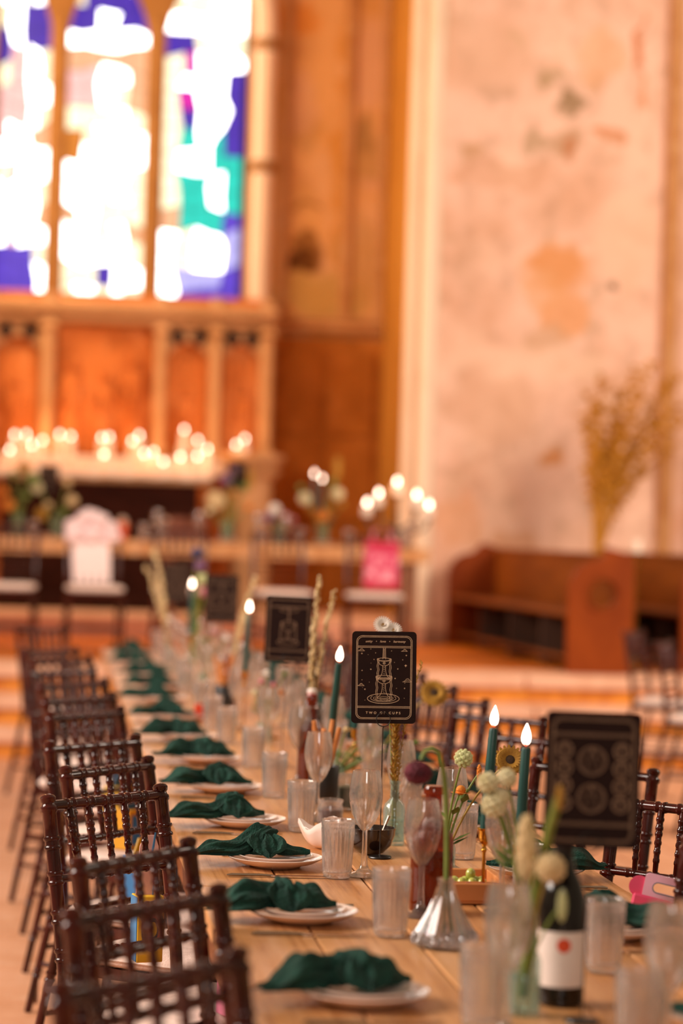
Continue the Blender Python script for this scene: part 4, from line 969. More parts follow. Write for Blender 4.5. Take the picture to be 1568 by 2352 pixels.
def head(t, kind, col, c, s):
    c = Vector(c)
    if kind == 'ball':
        m = M().ell(c, (s * .8, s * .8, s * .8), 12, 8)
        for i in range(40):
            z = 1 - 2 * (i + .5) / 40; a = i * 2.4; r = math.sqrt(1 - z * z); d = Vector((r * math.cos(a), r * math.sin(a), z)); m.ell(c + d * s * .8, (s * .22,) * 3, 5, 4)
        obj('flower_head', m, FM[col], t)
    elif kind == 'scab':
        m = M()
        for i in range(60):
            z = 1 - 2 * (i + .5) / 60; a = i * 2.4; r = math.sqrt(1 - z * z); d = Vector((r * math.cos(a), r * math.sin(a), z * .8)); m.ell(c + d * s * .7, (s * .3, s * .26, s * .28), 6, 4)
        petals(m, c, s * 1.1, 12, 3, .0, .6); obj('flower_head', m, FM[col], t)
    elif kind in ('daisy', 'pod'):                # flat heads tipped towards the near end of the table
        tip_ = Matrix.Translation(c) @ Matrix.Rotation(math.radians(62), 4, 'X')
        if kind == 'daisy': m = petals(M(), (0, 0, 0), s, 26, 4, .1, .2); e = M().ell((0, 0, s * .1), (s * .25, s * .25, s * .16), 8, 6); ec = 'ochre'
        else:
            m = M().lathe([(0, -s * .25), (s * .5, -s * .15), (s, s * .05), (s * .9, s * .2), (0, s * .12)], 18); petals(m, (0, 0, s * .05), s * 1.15, 20, 2, .1, .3)
            e = M().ell((0, 0, s * .18), (s * .42, s * .42, s * .16), 10, 6); ec = 'dark'
        for q in (m, e): q.v = [tuple(tip_ @ Vector(p)) for p in q.v]
        obj('flower_head', m, FM[col], t); obj('flower_eye', e, FM[ec], t)
    elif kind == 'bunny':
        m = M().ell(c, (s * .42, s * .42, s * 1.5), 10, 10)
        for i in range(50):
            z = 1 - 2 * (i + .5) / 50; a = i * 2.4; r = math.sqrt(1 - z * z); m.ell(c + Vector((r * math.cos(a) * s * .4, r * math.sin(a) * s * .4, z * s * 1.4)), (s * .12, s * .12, s * .2), 5, 4)
        obj('seed_head', m, FM[col], t)
    elif kind == 'rose':
        m = M().ell(c, (s * .5, s * .5, s * .5), 8, 6); petals(m, c - Vector((0, 0, s * .3)), s, 9, 4, .1, .75); obj('flower_head', m, FM[col], t)
def spike(m, pts, s, dens=1.0, seed=0):              # bumpy plume along a path
    r = random.Random(seed); P = [Vector(p) for p in pts]
    for a, b in zip(P, P[1:]):
        n_ = max(2, int((b - a).length / s * 2.2 * dens))
        for i in range(n_):
            q = a.lerp(b, (i + r.random()) / n_); an = r.uniform(0, 6.28); rr_ = s * r.uniform(.45, .75)
            m.ell(q + Vector((math.cos(an), math.sin(an), r.uniform(-.3, .3))) * s * .55, (rr_, rr_, rr_ * 1.1), 6, 4)
    return m
def bez(a, b, c, n=10): return [Vector(a) * (1 - t) ** 2 + Vector(b) * 2 * t * (1 - t) + Vector(c) * t * t for t in [i / n for i in range(n + 1)]]
def flower(root, tip, kind, col, s, label, group=None, bendv=(0, 0, 0), sr=.0022, stem=None, leaves=0, via=None, n=10):
    root, tip = Vector(root), Vector(tip)
    t = thing({'spike': 'grass_plume', 'twig': 'dried_stalk', 'bunny': 'seed_grass'}.get(kind, 'cut_flower'), label, 'flower', root, 0, group)
    mid = Vector(via) if via else Vector((root.x * .7 + tip.x * .3, root.y * .7 + tip.y * .3, root.z * .35 + tip.z * .65)) + Vector(bendv)
    pts = [p - root for p in bez(root, mid, tip, n)]
    o = obj('stem', M().tube(pts, [sr * 1.1] * (n - 2) + [sr] * 3, 6), stem or green_s, t)
    if kind == 'spike':
        obj('plume', spike(M(), pts[int(n * .45):], s, 1, hash(label) % 999), FM[col], t)
    elif kind == 'twig':
        m = M(); r = random.Random(len(label))
        for i in range(90):
            q = pts[2 + i % (n - 2)].lerp(pts[min(n, 3 + i % (n - 2))], r.random()); a = r.uniform(0, 6.28); dd_ = Vector((math.cos(a), math.sin(a), 1.1)).normalized()
            m.tube([q, q + dd_ * s * .5, q + dd_ * s], [.0006, .0014, .0004], 4)
        obj('seed_sprigs', m, FM[col], t)
    elif kind: head(t, kind, col, tip - root, s)
    for i in range(leaves):
        q = pts[2 + (i * 2) % (n - 2)]; a = i * 2.4; L_ = .05
        dx = Vector((math.cos(a), math.sin(a), .5)) * L_; sd = Vector((-math.sin(a), math.cos(a), 0)) * .010
        obj('leaf', M()._add([q, q + dx * .5 + sd, q + dx, q + dx * .5 - sd, q + dx * .5 + Vector((0, 0, .004))], [(0, 1, 4), (1, 2, 4), (2, 3, 4), (3, 0, 4)]), FM['leaf'], t)
    return t
def bud_vase(loc, label, h=.13, r=.026, mm=None, kind=0):
    t = thing('bud_vase', label, 'vase', loc)
    if kind == 0: p = [(r * .9, 0), (r, .004), (r, h * .55), (r * .85, h * .64), (r * .42, h * .72), (r * .40, h * .93), (r * .5, h * .94), (r * .5, h), (r * .34, h), (r * .32, h * .72), (r * .8, h * .6), (r * .92, .008), (0, .006)]
    else: p = [(r * .9, 0), (r, .004), (r, h * .97), (r * 1.04, h), (r * .94, h), (r * .94, .01), (0, .008)]
    obj('glass_body', M().lathe(p, 8 if kind == 2 else 24), mm or aqua_g, t)
    obj('water', M().lathe([(r * .88, .009), (r * .9, h * .4), (0, h * .4)], 20), aqua_g, t)
    return t
# embossed bottle by the sharp card, its gold-green stalks rising behind the card
x, y, _ = on(903, 1940)
t = bud_vase((x, y, TZ), 'pale aqua embossed bottle vase right of the dark bowl', .153, .0265, None, 0)
em = M()
for k in range(7): em.box((0, -.0262, .018 + .0085 * k), (.030, .0016, .0026), .0004)
obj('embossing', em, aqua_g, t, rot=(0, 0, face((x, y, 0))))
for i, (px, py) in enumerate(((910, 1500), (900, 1600), (916, 1560), (905, 1530), (912, 1630))):
    flower((x + .002 * (i - 2), y, TZ + .03), D(px, py, y * 1.008 + .03), 'twig', 'ochre', .016, 'gold-green dried stalk behind the sharp card, %s of the bunch' % ORD[i], 'dried stalks in the embossed bottle', sr=.0016, stem=pale_s, via=(x + .001 * (i - 2), y + .01, TZ + .20))
flower((x - .003, y + .006, TZ + .04), D(879, 1436, y + .06), 'daisy', 'white', .024, 'taller white daisy peeping over the sharp card', None, sr=.0014, via=(x, y + .03, TZ + .2))
flower((x + .003, y + .006, TZ + .04), D(903, 1448, y + .06), 'daisy', 'white', .022, 'lower white daisy peeping over the sharp card', None, sr=.0014, via=(x, y + .03, TZ + .2))
flower((x + .004, y + .006, TZ + .05), D(970, 1521, y + .05), 'twig', 'ochre', .010, 'thin sprig poking out right of the sharp card', None, sr=.001, stem=pale_s, via=(x + .01, y + .03, TZ + .3))
# crystal trumpet vase with the nodding maroon scabious
x, y, _ = on(1020, 2172)
crystal = clear_glass('cut_crystal', (.98, .97, .98), .8, 1.45, 0, .0)
t = thing('crystal_vase', 'flared cut-crystal vase with a narrow neck, lower centre', 'vase', (x, y, TZ))
obj('glass_body', M().lathe([(.040, 0), (.058, .004, 1), (.060, .012, 1), (.050, .030, 1), (.034, .058, 1), (.021, .088, 1), (.014, .112, 1), (.0155, .122, 1), (.0125, .122), (.0105, .11), (.017, .086), (.028, .058), (.042, .030), (.048, .014), (0, .012)], 64, rib=(12, .07)), crystal, t)
for k in range(12):
    a = 2 * PI * k / 12
    obj('facet', M().ell((.053 * math.cos(a), .053 * math.sin(a), .016), (.009, .009, .012), 6, 5), crystal, t)
fs = flower((x, y, TZ + .02), D(1012, 1750, y), None, 'maroon', .03, 'thick green stem in the crystal vase hooked over a maroon scabious', None, sr=.0042, via=(x + .002, y, TZ + .3), n=14)
tip = D(1012, 1750, y); r0_ = Vector((x, y, TZ + .02))
hook = [tip - r0_, D(1008, 1730, y) - r0_, D(992, 1719, y) - r0_, D(975, 1726, y) - r0_, D(966, 1745, y) - r0_]
obj('hooked_neck', M().tube(hook, [.0042, .0045, .0045, .004, .0035], 8), green_s, fs)
head(fs, 'scab', 'maroon', D(960, 1775, y) - r0_, .027)
# loose flowers on the right of centre
RV = [('short clear bud vase under the cream blossoms', (.87, 4.30), .14, .025), ('clear bottle vase at the bottom edge right of centre', T(1200, 2330), .15, .027), ('green-tinted bud vase under the pale green ball flower', (.86, 5.15), .13, .026)]
for lb_, (vx, vy), h, r in RV: bud_vase((vx, vy, TZ), lb_, h, r)
v0, v1, v2 = [Vector((a[1][0], a[1][1], TZ + .03)) for a in RV]
for i, (px, py, s) in enumerate(((1120, 1798, .026), (1163, 1788, .024), (1133, 1850, .03), (1150, 1830, .022))):
    flower(v0, D(px, py, 4.32), 'ball', 'cream', s * .8, 'cream blossom on the near vase, %s of four' % ORD[i], 'cream blossoms of the near vase', leaves=2)
flower(v0, D(1228, 1990, 4.2), 'bunny', 'pale_green', .012, 'small green seed head low on the near vase', None)
flower(v1, D(1208, 1950, 3.62), 'bunny', 'straw', .034, 'long pale bunny-tail grass head in front of the right taper', None, stem=pale_s)
flower(v1, D(1264, 1994, 3.6), 'ball', 'straw', .024, 'round beige seed ball against the wine bottle neck', None, stem=pale_s)
flower(v1, D(1285, 1832, 3.5), 'bunny', 'ochre', .012, 'thick yellow-green stalk slanting across the near dark card', None, sr=.0078)
flower(v1, D(1290, 2080, 3.62), 'bunny', 'pale_green', .016, 'greenish seed head beside the wine bottle shoulder', None)
flower(v2, D(1064, 1742, 5.1), 'ball', 'pale_green', .021, 'pale green ball flower left of the near flames', None)
bud_vase((1.0, 7.3, TZ), 'clear bud vase of one dried sunflower beyond the maroon scabious', .12, .025)
flower((1.0, 7.3, TZ + .03), D(996, 1593, 7.3), 'pod', 'ochre', .040, 'ochre dried sunflower with dark eye right of the sharp card', None, stem=pale_s)
flower(v2, D(1170, 1748, 5.15), 'pod', 'ochre', .031, 'ochre dried sunflower with dark eye between the near tapers', None, stem=pale_s)
flower(v2, D(1100, 1775, 5.2), 'bunny', 'orange', .012, 'small yellow bud behind the near left taper', None, leaves=3)
flower(v2, D(1058, 1815, 5.2), 'rose', 'orange', .022, 'rust coloured bloom low behind the maroon scabious', None, leaves=4)
# plumes and posies farther down
def cluster(loc, h, r, lb_): bud_vase((loc[0], loc[1], TZ), lb_, h, r); return Vector((loc[0], loc[1], TZ + .03))
a = cluster((.80, 7.35), .15, .028, 'bud vase of cream plumes behind the tilted taper')
for i, (px, py) in enumerate(((733, 1325), (768, 1357), (722, 1420))):
    flower(a, D(px, py, 7.35), 'spike', 'straw', .0085, 'bumpy cream plume beside the goblet card, %s of three' % ['tallest', 'middle', 'shortest'][i], 'cream plumes beside the goblet card', stem=pale_s, n=16)
a = cluster((.73, 9.9), .15, .028, 'bud vase of a cream plume midway down the table')
for i, (px, py) in enumerate(((590, 1322), (572, 1400))): flower(a, D(px, py, 9.9), 'spike', 'straw', .010, 'cream plume left of the goblet card, %s of two' % ['tall', 'short'][i], None, stem=pale_s, n=14)
a = cluster((.62, 12.4), .15, .028, 'bud vase of far cream plumes')
for i, (px, py) in enumerate(((352, 1262), (335, 1300), (365, 1330))): flower(a, D(px, py, 12.4), 'spike', 'straw', .014, 'far cream plume at the table end, %s from the top' % ORD[i], None, stem=pale_s, n=14)
a = cluster((.75, 8.35), .11, .03, 'low vase of pink blooms beyond the goblet card')
for i, (px, py, c) in enumerate(((600, 1565, 'pink'), (628, 1572, 'pink'), (585, 1590, 'cream'), (645, 1590, 'orange'), (655, 1548, 'leaf'), (612, 1545, 'white'))):
    flower(a, D(px, py, 8.35), 'rose', c, .019, 'posy bloom left of the amber swing-top bottle, %s of six' % ORD[i], 'posy of pink blooms', leaves=2)
a = cluster((.70, 10.9), .12, .03, 'low vase of pink blooms near the far taper')
for i, (px, py, c) in enumerate(((493, 1452, 'pink'), (470, 1470, 'leaf'), (520, 1465, 'white'), (455, 1440, 'leaf'))): flower(a, D(px, py, 10.9), 'rose', c, .022, 'distant posy bloom below the horned goblet card, %s of four' % ORD[i], 'distant posy', leaves=2)
a = cluster((.83, 6.9), .12, .028, 'vase of dried mixed stems behind the sharp card')
for i, (px, py, c, k) in enumerate(((835, 1690, 'ochre', 'bunny'), (795, 1675, 'straw', 'rose'), (845, 1700, 'leaf', 'rose'), (870, 1690, 'straw', 'bunny'), (860, 1735, 'leaf', 'rose'), (955, 1705, 'leaf', 'rose'), (925, 1693, 'maroon', 'ball'))): flower(a, D(px, py, 6.9), k, c, .016, 'dried stem under the sharp card, %s of seven' % ORD[i], 'dried stems under the sharp card', leaves=2)
a = cluster((.68, 11.6), .2, .022, 'tall green-stemmed vase by the far taper')
for i in range(4): flower(a, D(452 + 7 * i, 1270 + 30 * i, 11.5), 'ball', ('blue', 'purple', 'pale_green', 'pink')[i], .028, 'muted far bloom above the far taper, %s of four' % ORD[i], 'muted far blooms', sr=.004, leaves=3)
tag(obj('red_votive', M().lathe([(.016, 0), (.018, .003), (.019, .062), (.016, .062), (.015, .01), (0, .01)], 16), mat('red_glass', 'd83a14', .2, 'c02c0c', 9, coat=.5), loc=on(456, 1655)), 'small red glass votive on the left of the table', 'votive')

# ================================================================= GIFTS ON CHAIRS
def gift(name, label, loc, rz, wd, dp, ht, cols, kind):
    t = thing(name, label, 'gift box', loc, rz)
    ms = [mat(name + '_card_%d' % i, c, .5) for i, c in enumerate(cols)]
    return t, ms
p = G(335, 2206, .507)
t, ms = gift('party_box', 'tall yellow and blue printed party box on the fourth left chair seat', p, math.radians(14), .1, .06, .3, ('e8b82a', '3a78a8', 'b83a2a', '26303a', 'e8b8b0'), 0)
b = obj('body', M().box((0, 0, .075), (.062, .055, .15), .002), ms[0], t, smooth=False)
obj('side_panel', M().box((-.0315, 0, .075), (.002, .052, .146), .0005), ms[1], b, smooth=False)
for k, (r, mm) in enumerate(((.027, 3), (.022, 2), (.014, 3), (.009, 0))):
    obj('printed_ring', M().lathe([(r, 0), (r, .0008 + .0004 * k), (0, .0008 + .0004 * k)], 20, sy=1.9).mesh('printed_ring', ms[mm]), None, b, loc=(.006, -.0277, .075), rot=(PI / 2, 0, 0))
obj('handle_flap', M().prism([(-.028, .15), (.028, .15), (.022, .26), (.012, .285), (-.012, .285), (-.022, .26)], (0, 0, 0), (1, 0, 0), (0, 0, 1), (0, .003, 0)), ms[4], t, smooth=False)
obj('blue_ribbon', M().tube([(.01, -.006, .15), (.014, -.008, .2), (.006, -.008, .25), (.012, -.006, .292)], [.002, .003, .003, .002], 6, flat=.3), ms[1], t)
for i, (ci, col) in enumerate(((5, ('3a78b0', 'e0b020', 'd8d0c8')), (6, ('d89a20', '2a70a8', 'c86a20')), (7, ('e0b43a', '3a6a98', 'd8d0c8')))):
    c = LC[ci]; rot = Matrix.Rotation(c.rotation_euler.z, 3, 'Z'); o_ = rot @ Vector((.0, -.05, 0))
    t, ms = gift('party_box', 'yellow and blue party box on the %s left chair seat' % ORD[ci], (c.location.x + o_.x, c.location.y + o_.y, .507), c.rotation_euler.z + PI, .1, .1, .1, col, 1)
    obj('body', M().box((0, 0, .06), (.16, .06, .12), .002), ms[0], t, smooth=False)
    for q in (-1, 1): obj('printed_panel', M().box((q * .04, -.031, .06), (.05, .002, .09), .0006), ms[1 + (q > 0)], t, smooth=False)
    obj('handle_flap', M().prism([(-.07, .12), (.07, .12), (.05, .165), (-.05, .165)], (0, 0, 0), (1, 0, 0), (0, 0, 1), (0, .003, 0)), ms[1], t, smooth=False)
p = G(522, 2330, .507)
t, ms = gift('party_box', 'pink party box on the foremost left chair seat', p, .3, .1, .1, .1, ('e07a9a', 'f0b0c4', 'd83a6a'), 2)
obj('body', M().box((0, 0, .06), (.03, .05, .12), .002), ms[0], t, smooth=False); obj('handle_flap', M().prism([(-.012, .12), (.012, .12), (.008, .155), (-.008, .155)], (0, 0, 0), (1, 0, 0), (0, 0, 1), (0, .003, 0)), ms[1], t, smooth=False)
# pink box with slotted handle, right chair
p = D(1470, 2036, 4.95)
t, ms = gift('party_box', 'pink slot-handled party box on the right chair beside the table corner', (p.x, p.y, .507), face(p), .1, .1, .1, ('e0486e', 'efb4c8', '8c8088', '2c1c22'), 3)
hz = p.z - .507; t.rotation_euler = (0, math.radians(11), face(p))
obj('body', M().box((-.012, .02, (hz - .02) / 2), (.105, .05, hz - .02), .004), ms[0], t, smooth=False)
pl_ = rrect(.095, .052, .009); sl = rrect(.055, .019, .0092)
m = M(); n_ = len(pl_)
for yy, fl_i in ((0, 1), (.006, 0)): m._add([(q[0], yy, hz + q[1]) for q in pl_] + [(q[0], yy, hz + q[1]) for q in sl], [((i, (i + 1) % n_, n_ + (i + 1) % n_, n_ + i) if fl_i else (n_ + i, n_ + (i + 1) % n_, (i + 1) % n_, i)) for i in range(n_)])
m._add([(q[0], yy, hz + q[1]) for yy in (0, .006) for q in pl_] + [(q[0], yy, hz + q[1]) for yy in (0, .006) for q in sl], [(i, n_ + i, n_ + (i + 1) % n_, (i + 1) % n_) for i in range(n_)] + [(2 * n_ + i, 2 * n_ + (i + 1) % n_, 3 * n_ + (i + 1) % n_, 3 * n_ + i) for i in range(n_)])
obj('handle_plate', m, ms[1], t, smooth=False)
m = M()
for o2, s2, r2 in ((0, .0045, .0), ):
    a_ = rrect(.055 + .005, .019 + .005, .0115); m._add([(q[0], -.0006, hz + q[1]) for q in a_] + [(q[0], -.0006, hz + q[1]) for q in sl], [(i, (i + 1) % n_, n_ + (i + 1) % n_, n_ + i) for i in range(n_)])
obj('slot_trim', m, ms[2], t, smooth=False)
m = M()
for k in range(7): m.box((-.03 + .0125 * k, -.0055, hz - .036), (.008, .001, .004), .0002)
obj('printed_slits', m, ms[3], t, smooth=False)
obj('round_ear', M().lathe([(.022, 0), (.022, .004), (0, .004)], 24).mesh('round_ear', ms[0]), None, t, loc=(-.055, .008, hz - .006), rot=(PI / 2, 0, 0))
# head-table chair dressings
posy = thing('flower_posy', 'white flower posy with trailing ribbons tied to a head-table chair', 'flowers', (.28, 16.86, PLAT))
r = random.Random(4)
pf = M()
for i in range(46):
    a, b = r.uniform(-1, 1), r.uniform(-1, 1)
    pf.ell((a * .16, .02 - .06 * r.random(), .92 + .10 * b * (1 - .5 * abs(a)) - .05 * abs(a)), (.045, .04, .038), 8, 6)
obj('blooms', pf, mat('blush_white_petal', 'f4dedd', .8, 'e8c8c8', 30, bump=.3), posy)
for k in range(5):
    xx = -.09 + .045 * k
    obj('ribbon', M().tube([(xx, .0, .86), (xx * 1.1, -.02, .7), (xx * 1.2 + .01, -.01, .52)], [.03, .034, .02], 8, flat=.35), mat('blush_ribbon', 'ecd6d2', .8) if k == 0 else bpy.data.materials['blush_ribbon'], posy)
pk = thing('pink_bag', 'pink patterned bag hung on the rightmost head-table chair', 'bag', (2.31, 16.83, PLAT))
pkm = mat('pink_print', 'c8305a', .7, 'e89aa8', 14, .45, .55)
obj('body', M().box((0, 0, .70), (.25, .05, .34), .02), pkm, pk, smooth=False)
cb_ = mat('crimson_band', 'b81a3c', .7)
for zz in (.84, .56): obj('band', M().box((0, -.027, zz), (.25, .006, .055), .003), cb_, pk, smooth=False)
for s in (-1, 1): obj('strap', M().tube([(s * .07, 0, .86), (s * .06, .02, .93), (s * .03, .05, .95)], .008, 6), pkm, pk)

# ================================================================= HEAD TABLE ITEMS
HT = HZ + .001
can_m = mat('dark_candelabrum_metal', '3a1e12', .45, '2a140c', 12)
ca = thing('candelabrum', 'stepped five-armed dark candelabrum at the right end of the head table', 'candelabrum', (2.59, 18.12, HT))
obj('foot', M().lathe([(.10, 0), (.10, .012), (.03, .03), (.018, .06), (.016, .24), (.02, .26)], 16), can_m, ca)
arms = M()
cps = []
for px, py in ((843, 1155), (870, 1133), (912, 1107), (957, 1137), (985, 1160)):
    q = W(px, py, 18.12); cps.append(q)
    zc = q.z - .025 - .075 - HT
    ax = q.x - 2.59
    if abs(ax) > .03: obj('arm', M().tube(bez((0, 0, .14), (ax * .9, 0, max(.06, zc - .16)), (ax, 0, zc - .004), 8), [.010] * 9, 8), can_m, ca)
    else: obj('arm', M().tube([(0, 0, .2), (ax, 0, zc - .004)], .010, 8), can_m, ca)
    obj('drip_pan', M().lathe([(.02, -.012), (.046, -.003), (.048, 0), (0, 0)], 16), can_m, ca, loc=(ax, 0, zc))
for i, q in enumerate(cps):
    pillar_candle((q.x, q.y, q.z - .025 - .075), .075, .036, 'white pillar candle on the dark candelabrum, %s from the left' % ORD[i], 'candles on the candelabrum', 1.2 if i in (1, 3) else 0, .055)
for i, (px, py) in enumerate(((722, 1088), (740, 1100))):
    q = W(px, py, 18.15 + .1 * i)
    taper(q - Vector((0, 0, .02)), Vector((q.x, q.y, q.z - .26)), 'head-table taper, %s of the lit pair' % ('left', 'right')[i], True, .014)
for o in list(COL.objects):                       # stand the head-table candlesticks on the head table
    if o.type == 'EMPTY' and o.name.startswith('candle_holder') and o.location.y > 17:
        top_ = o.location.z; dzz = HT - TZ
        o.location.z = HT
        for ch in o.children:
            me = ch.data.copy(); ch.data = me
            zmax = max(v.co.z for v in me.vertices)
            for v in me.vertices:
                if ch.name.startswith('cup'): v.co.z -= dzz
                elif ch.name.startswith('stem'): v.co.z = .01 + (v.co.z - .01) * ((zmax - dzz) - .01) / (zmax - .01)
def hv(px, y, h, lb_, mm=None): p = W(px, 1240, y); t = bud_vase((p.x, y, HT), lb_, h, .04, mm, 1); return Vector((p.x, y, HT + .03))
HTC = [
    (40, 18.2, 'clear vase of the leftmost head-table flowers', [(30, 1090, 'leaf', 'rose', .06), (55, 1075, 'ochre', 'ball', .05), (10, 1130, 'orange', 'rose', .07), (75, 1100, 'leaf', 'ball', .05), (20, 1160, 'orange', 'ball', .05), (60, 1140, 'leaf', 'rose', .06)]),
    (130, 18.3, 'clear vase of beige blooms left of the white posy', [(85, 1120, 'cream', 'ball', .045), (110, 1160, 'straw', 'rose', .06), (155, 1110, 'straw', 'rose', .06), (95, 1180, 'ochre', 'ball', .05), (165, 1150, 'straw', 'ball', .045), (145, 1180, 'leaf', 'rose', .06)]),
    (520, 18.25, 'clear vase of cream and mauve blooms before the pedestal', [(495, 1150, 'straw', 'ball', .075), (520, 1100, 'purple', 'ball', .05), (535, 1080, 'purple', 'rose', .05), (560, 1120, 'leaf', 'rose', .06), (575, 1100, 'ochre', 'bunny', .05), (570, 1165, 'orange', 'rose', .06), (480, 1175, 'cream', 'rose', .05)]),
    (640, 18.3, 'clear vase of small pink blooms', [(630, 1170, 'white', 'ball', .045), (655, 1185, 'pink', 'rose', .05), (615, 1190, 'purple', 'ball', .04), (672, 1195, 'pink', 'rose', .05)]),
    (740, 18.4, 'clear vase of yellow flowers beside the candelabrum', [(700, 1145, 'cream', 'ball', .05), (715, 1170, 'ochre', 'rose', .07), (740, 1185, 'orange', 'ball', .05), (775, 1135, 'cream', 'ball', .05), (765, 1110, 'leaf', 'rose', .06), (775, 1075, 'ochre', 'bunny', .06), (785, 1160, 'ochre', 'rose', .06), (755, 1195, 'blue', 'rose', .05), (690, 1120, 'leaf', 'rose', .05)]),
]
k_ = 0
for px, y, lb_, fs_ in HTC:
    a = hv(px, y, .16, lb_)
    for i, (fx, fy, c, kd, s) in enumerate(fs_):
        flower(a, W(fx, fy, y + .02 * math.sin(i * 2)), kd, c, s, '%s bloom %s, %s in it' % ({'leaf': 'leafy green', 'ochre': 'ochre', 'orange': 'orange', 'cream': 'cream', 'straw': 'beige', 'purple': 'mauve', 'white': 'white', 'pink': 'pink', 'blue': 'dark blue'}[c], lb_.replace('clear vase of', 'among'), ORD[i]), 'head-table flowers', sr=.004, leaves=2)
for i, (px, py, dx_) in enumerate(((112, 1100, 0), (545, 1092, 0))):
    p = W(px, py, 18.35); m = M(); disc_art(m, 0, .01, .03); m.stroke([(0, .06), (0, -.06)], .002, FRONT)
    table_card((p.x, p.y, p.z), face(p), ('greyish card among the leftmost head-table flowers', 'dark card behind the mauve head-table blooms')[i], m)
for i, px in enumerate((75, 330, 365, 600, 690, 800, 930)):
    p = W(px, 1240, 18.05)
    flat_thing('tumbler', tumb_m, (p.x, p.y, HT), 0, 'tumbler on the head table, %s from the left' % ORD[i], 'glass', 'head-table tumblers')
for i, px in enumerate((360, 455, 590, 655, 950)):
    p = W(px, 1240, 18.22)
    flat_thing('flute', flute_m, (p.x, p.y, HT), 0, 'flute on the head table, %s from the left' % ORD[i], 'glass', 'head-table flutes')
for i, px in enumerate((95, 345, 520, 745, 905)):
    p = W(px, 1240, 18.12); p.y = 18.13
    flat_thing('dinner_plate', plate_m, (p.x, p.y - .0, HT), 0, 'cream plate on the head table, %s from the left' % ORD[i], 'plate', 'head-table plates')
p = W(280, 1240, 18.15)
t = thing('red_tumbler', 'red patterned tumbler on the head table right of the white posy', 'glass', (p.x, p.y, HT))
obj('glass_body', M().lathe([(.03, 0), (.034, .004), (.042, .13), (.038, .13), (.031, .012), (0, .01)], 20), mat('red_pattern', 'e0341c', .35, 'f08a5a', 26, .45, .55), t)
obj('straw_top', M().lathe([(.038, .13), (.04, .134), (.03, .16), (.012, .172), (0, .173)], 16), mat('clear_lid', 'b89a88', .3), t)
bk = mat('worn_book_cloth', '6a3420', .7, '8a4a2c', 20)
p = W(425, 1240, 18.4)
for i in range(4):
    t = thing('book', 'red-brown book in the head-table stack, %s from the bottom' % ORD[i], 'book', (p.x, p.y, HT + .046 * i), (.1, -.15, .05, .2)[i], 'books stacked on the head table')
    for z in (.003, .042): obj('cover', M().box((0, 0, z), (.30, .2, .006), .001), bk, t, smooth=False)
    obj('spine', M().box((0, -.1, .0225), (.30, .006, .043), .001), bk, t, smooth=False)
    obj('pages', M().box((0, .003, .0225), (.285, .185, .031), .001), paper, t, smooth=False)

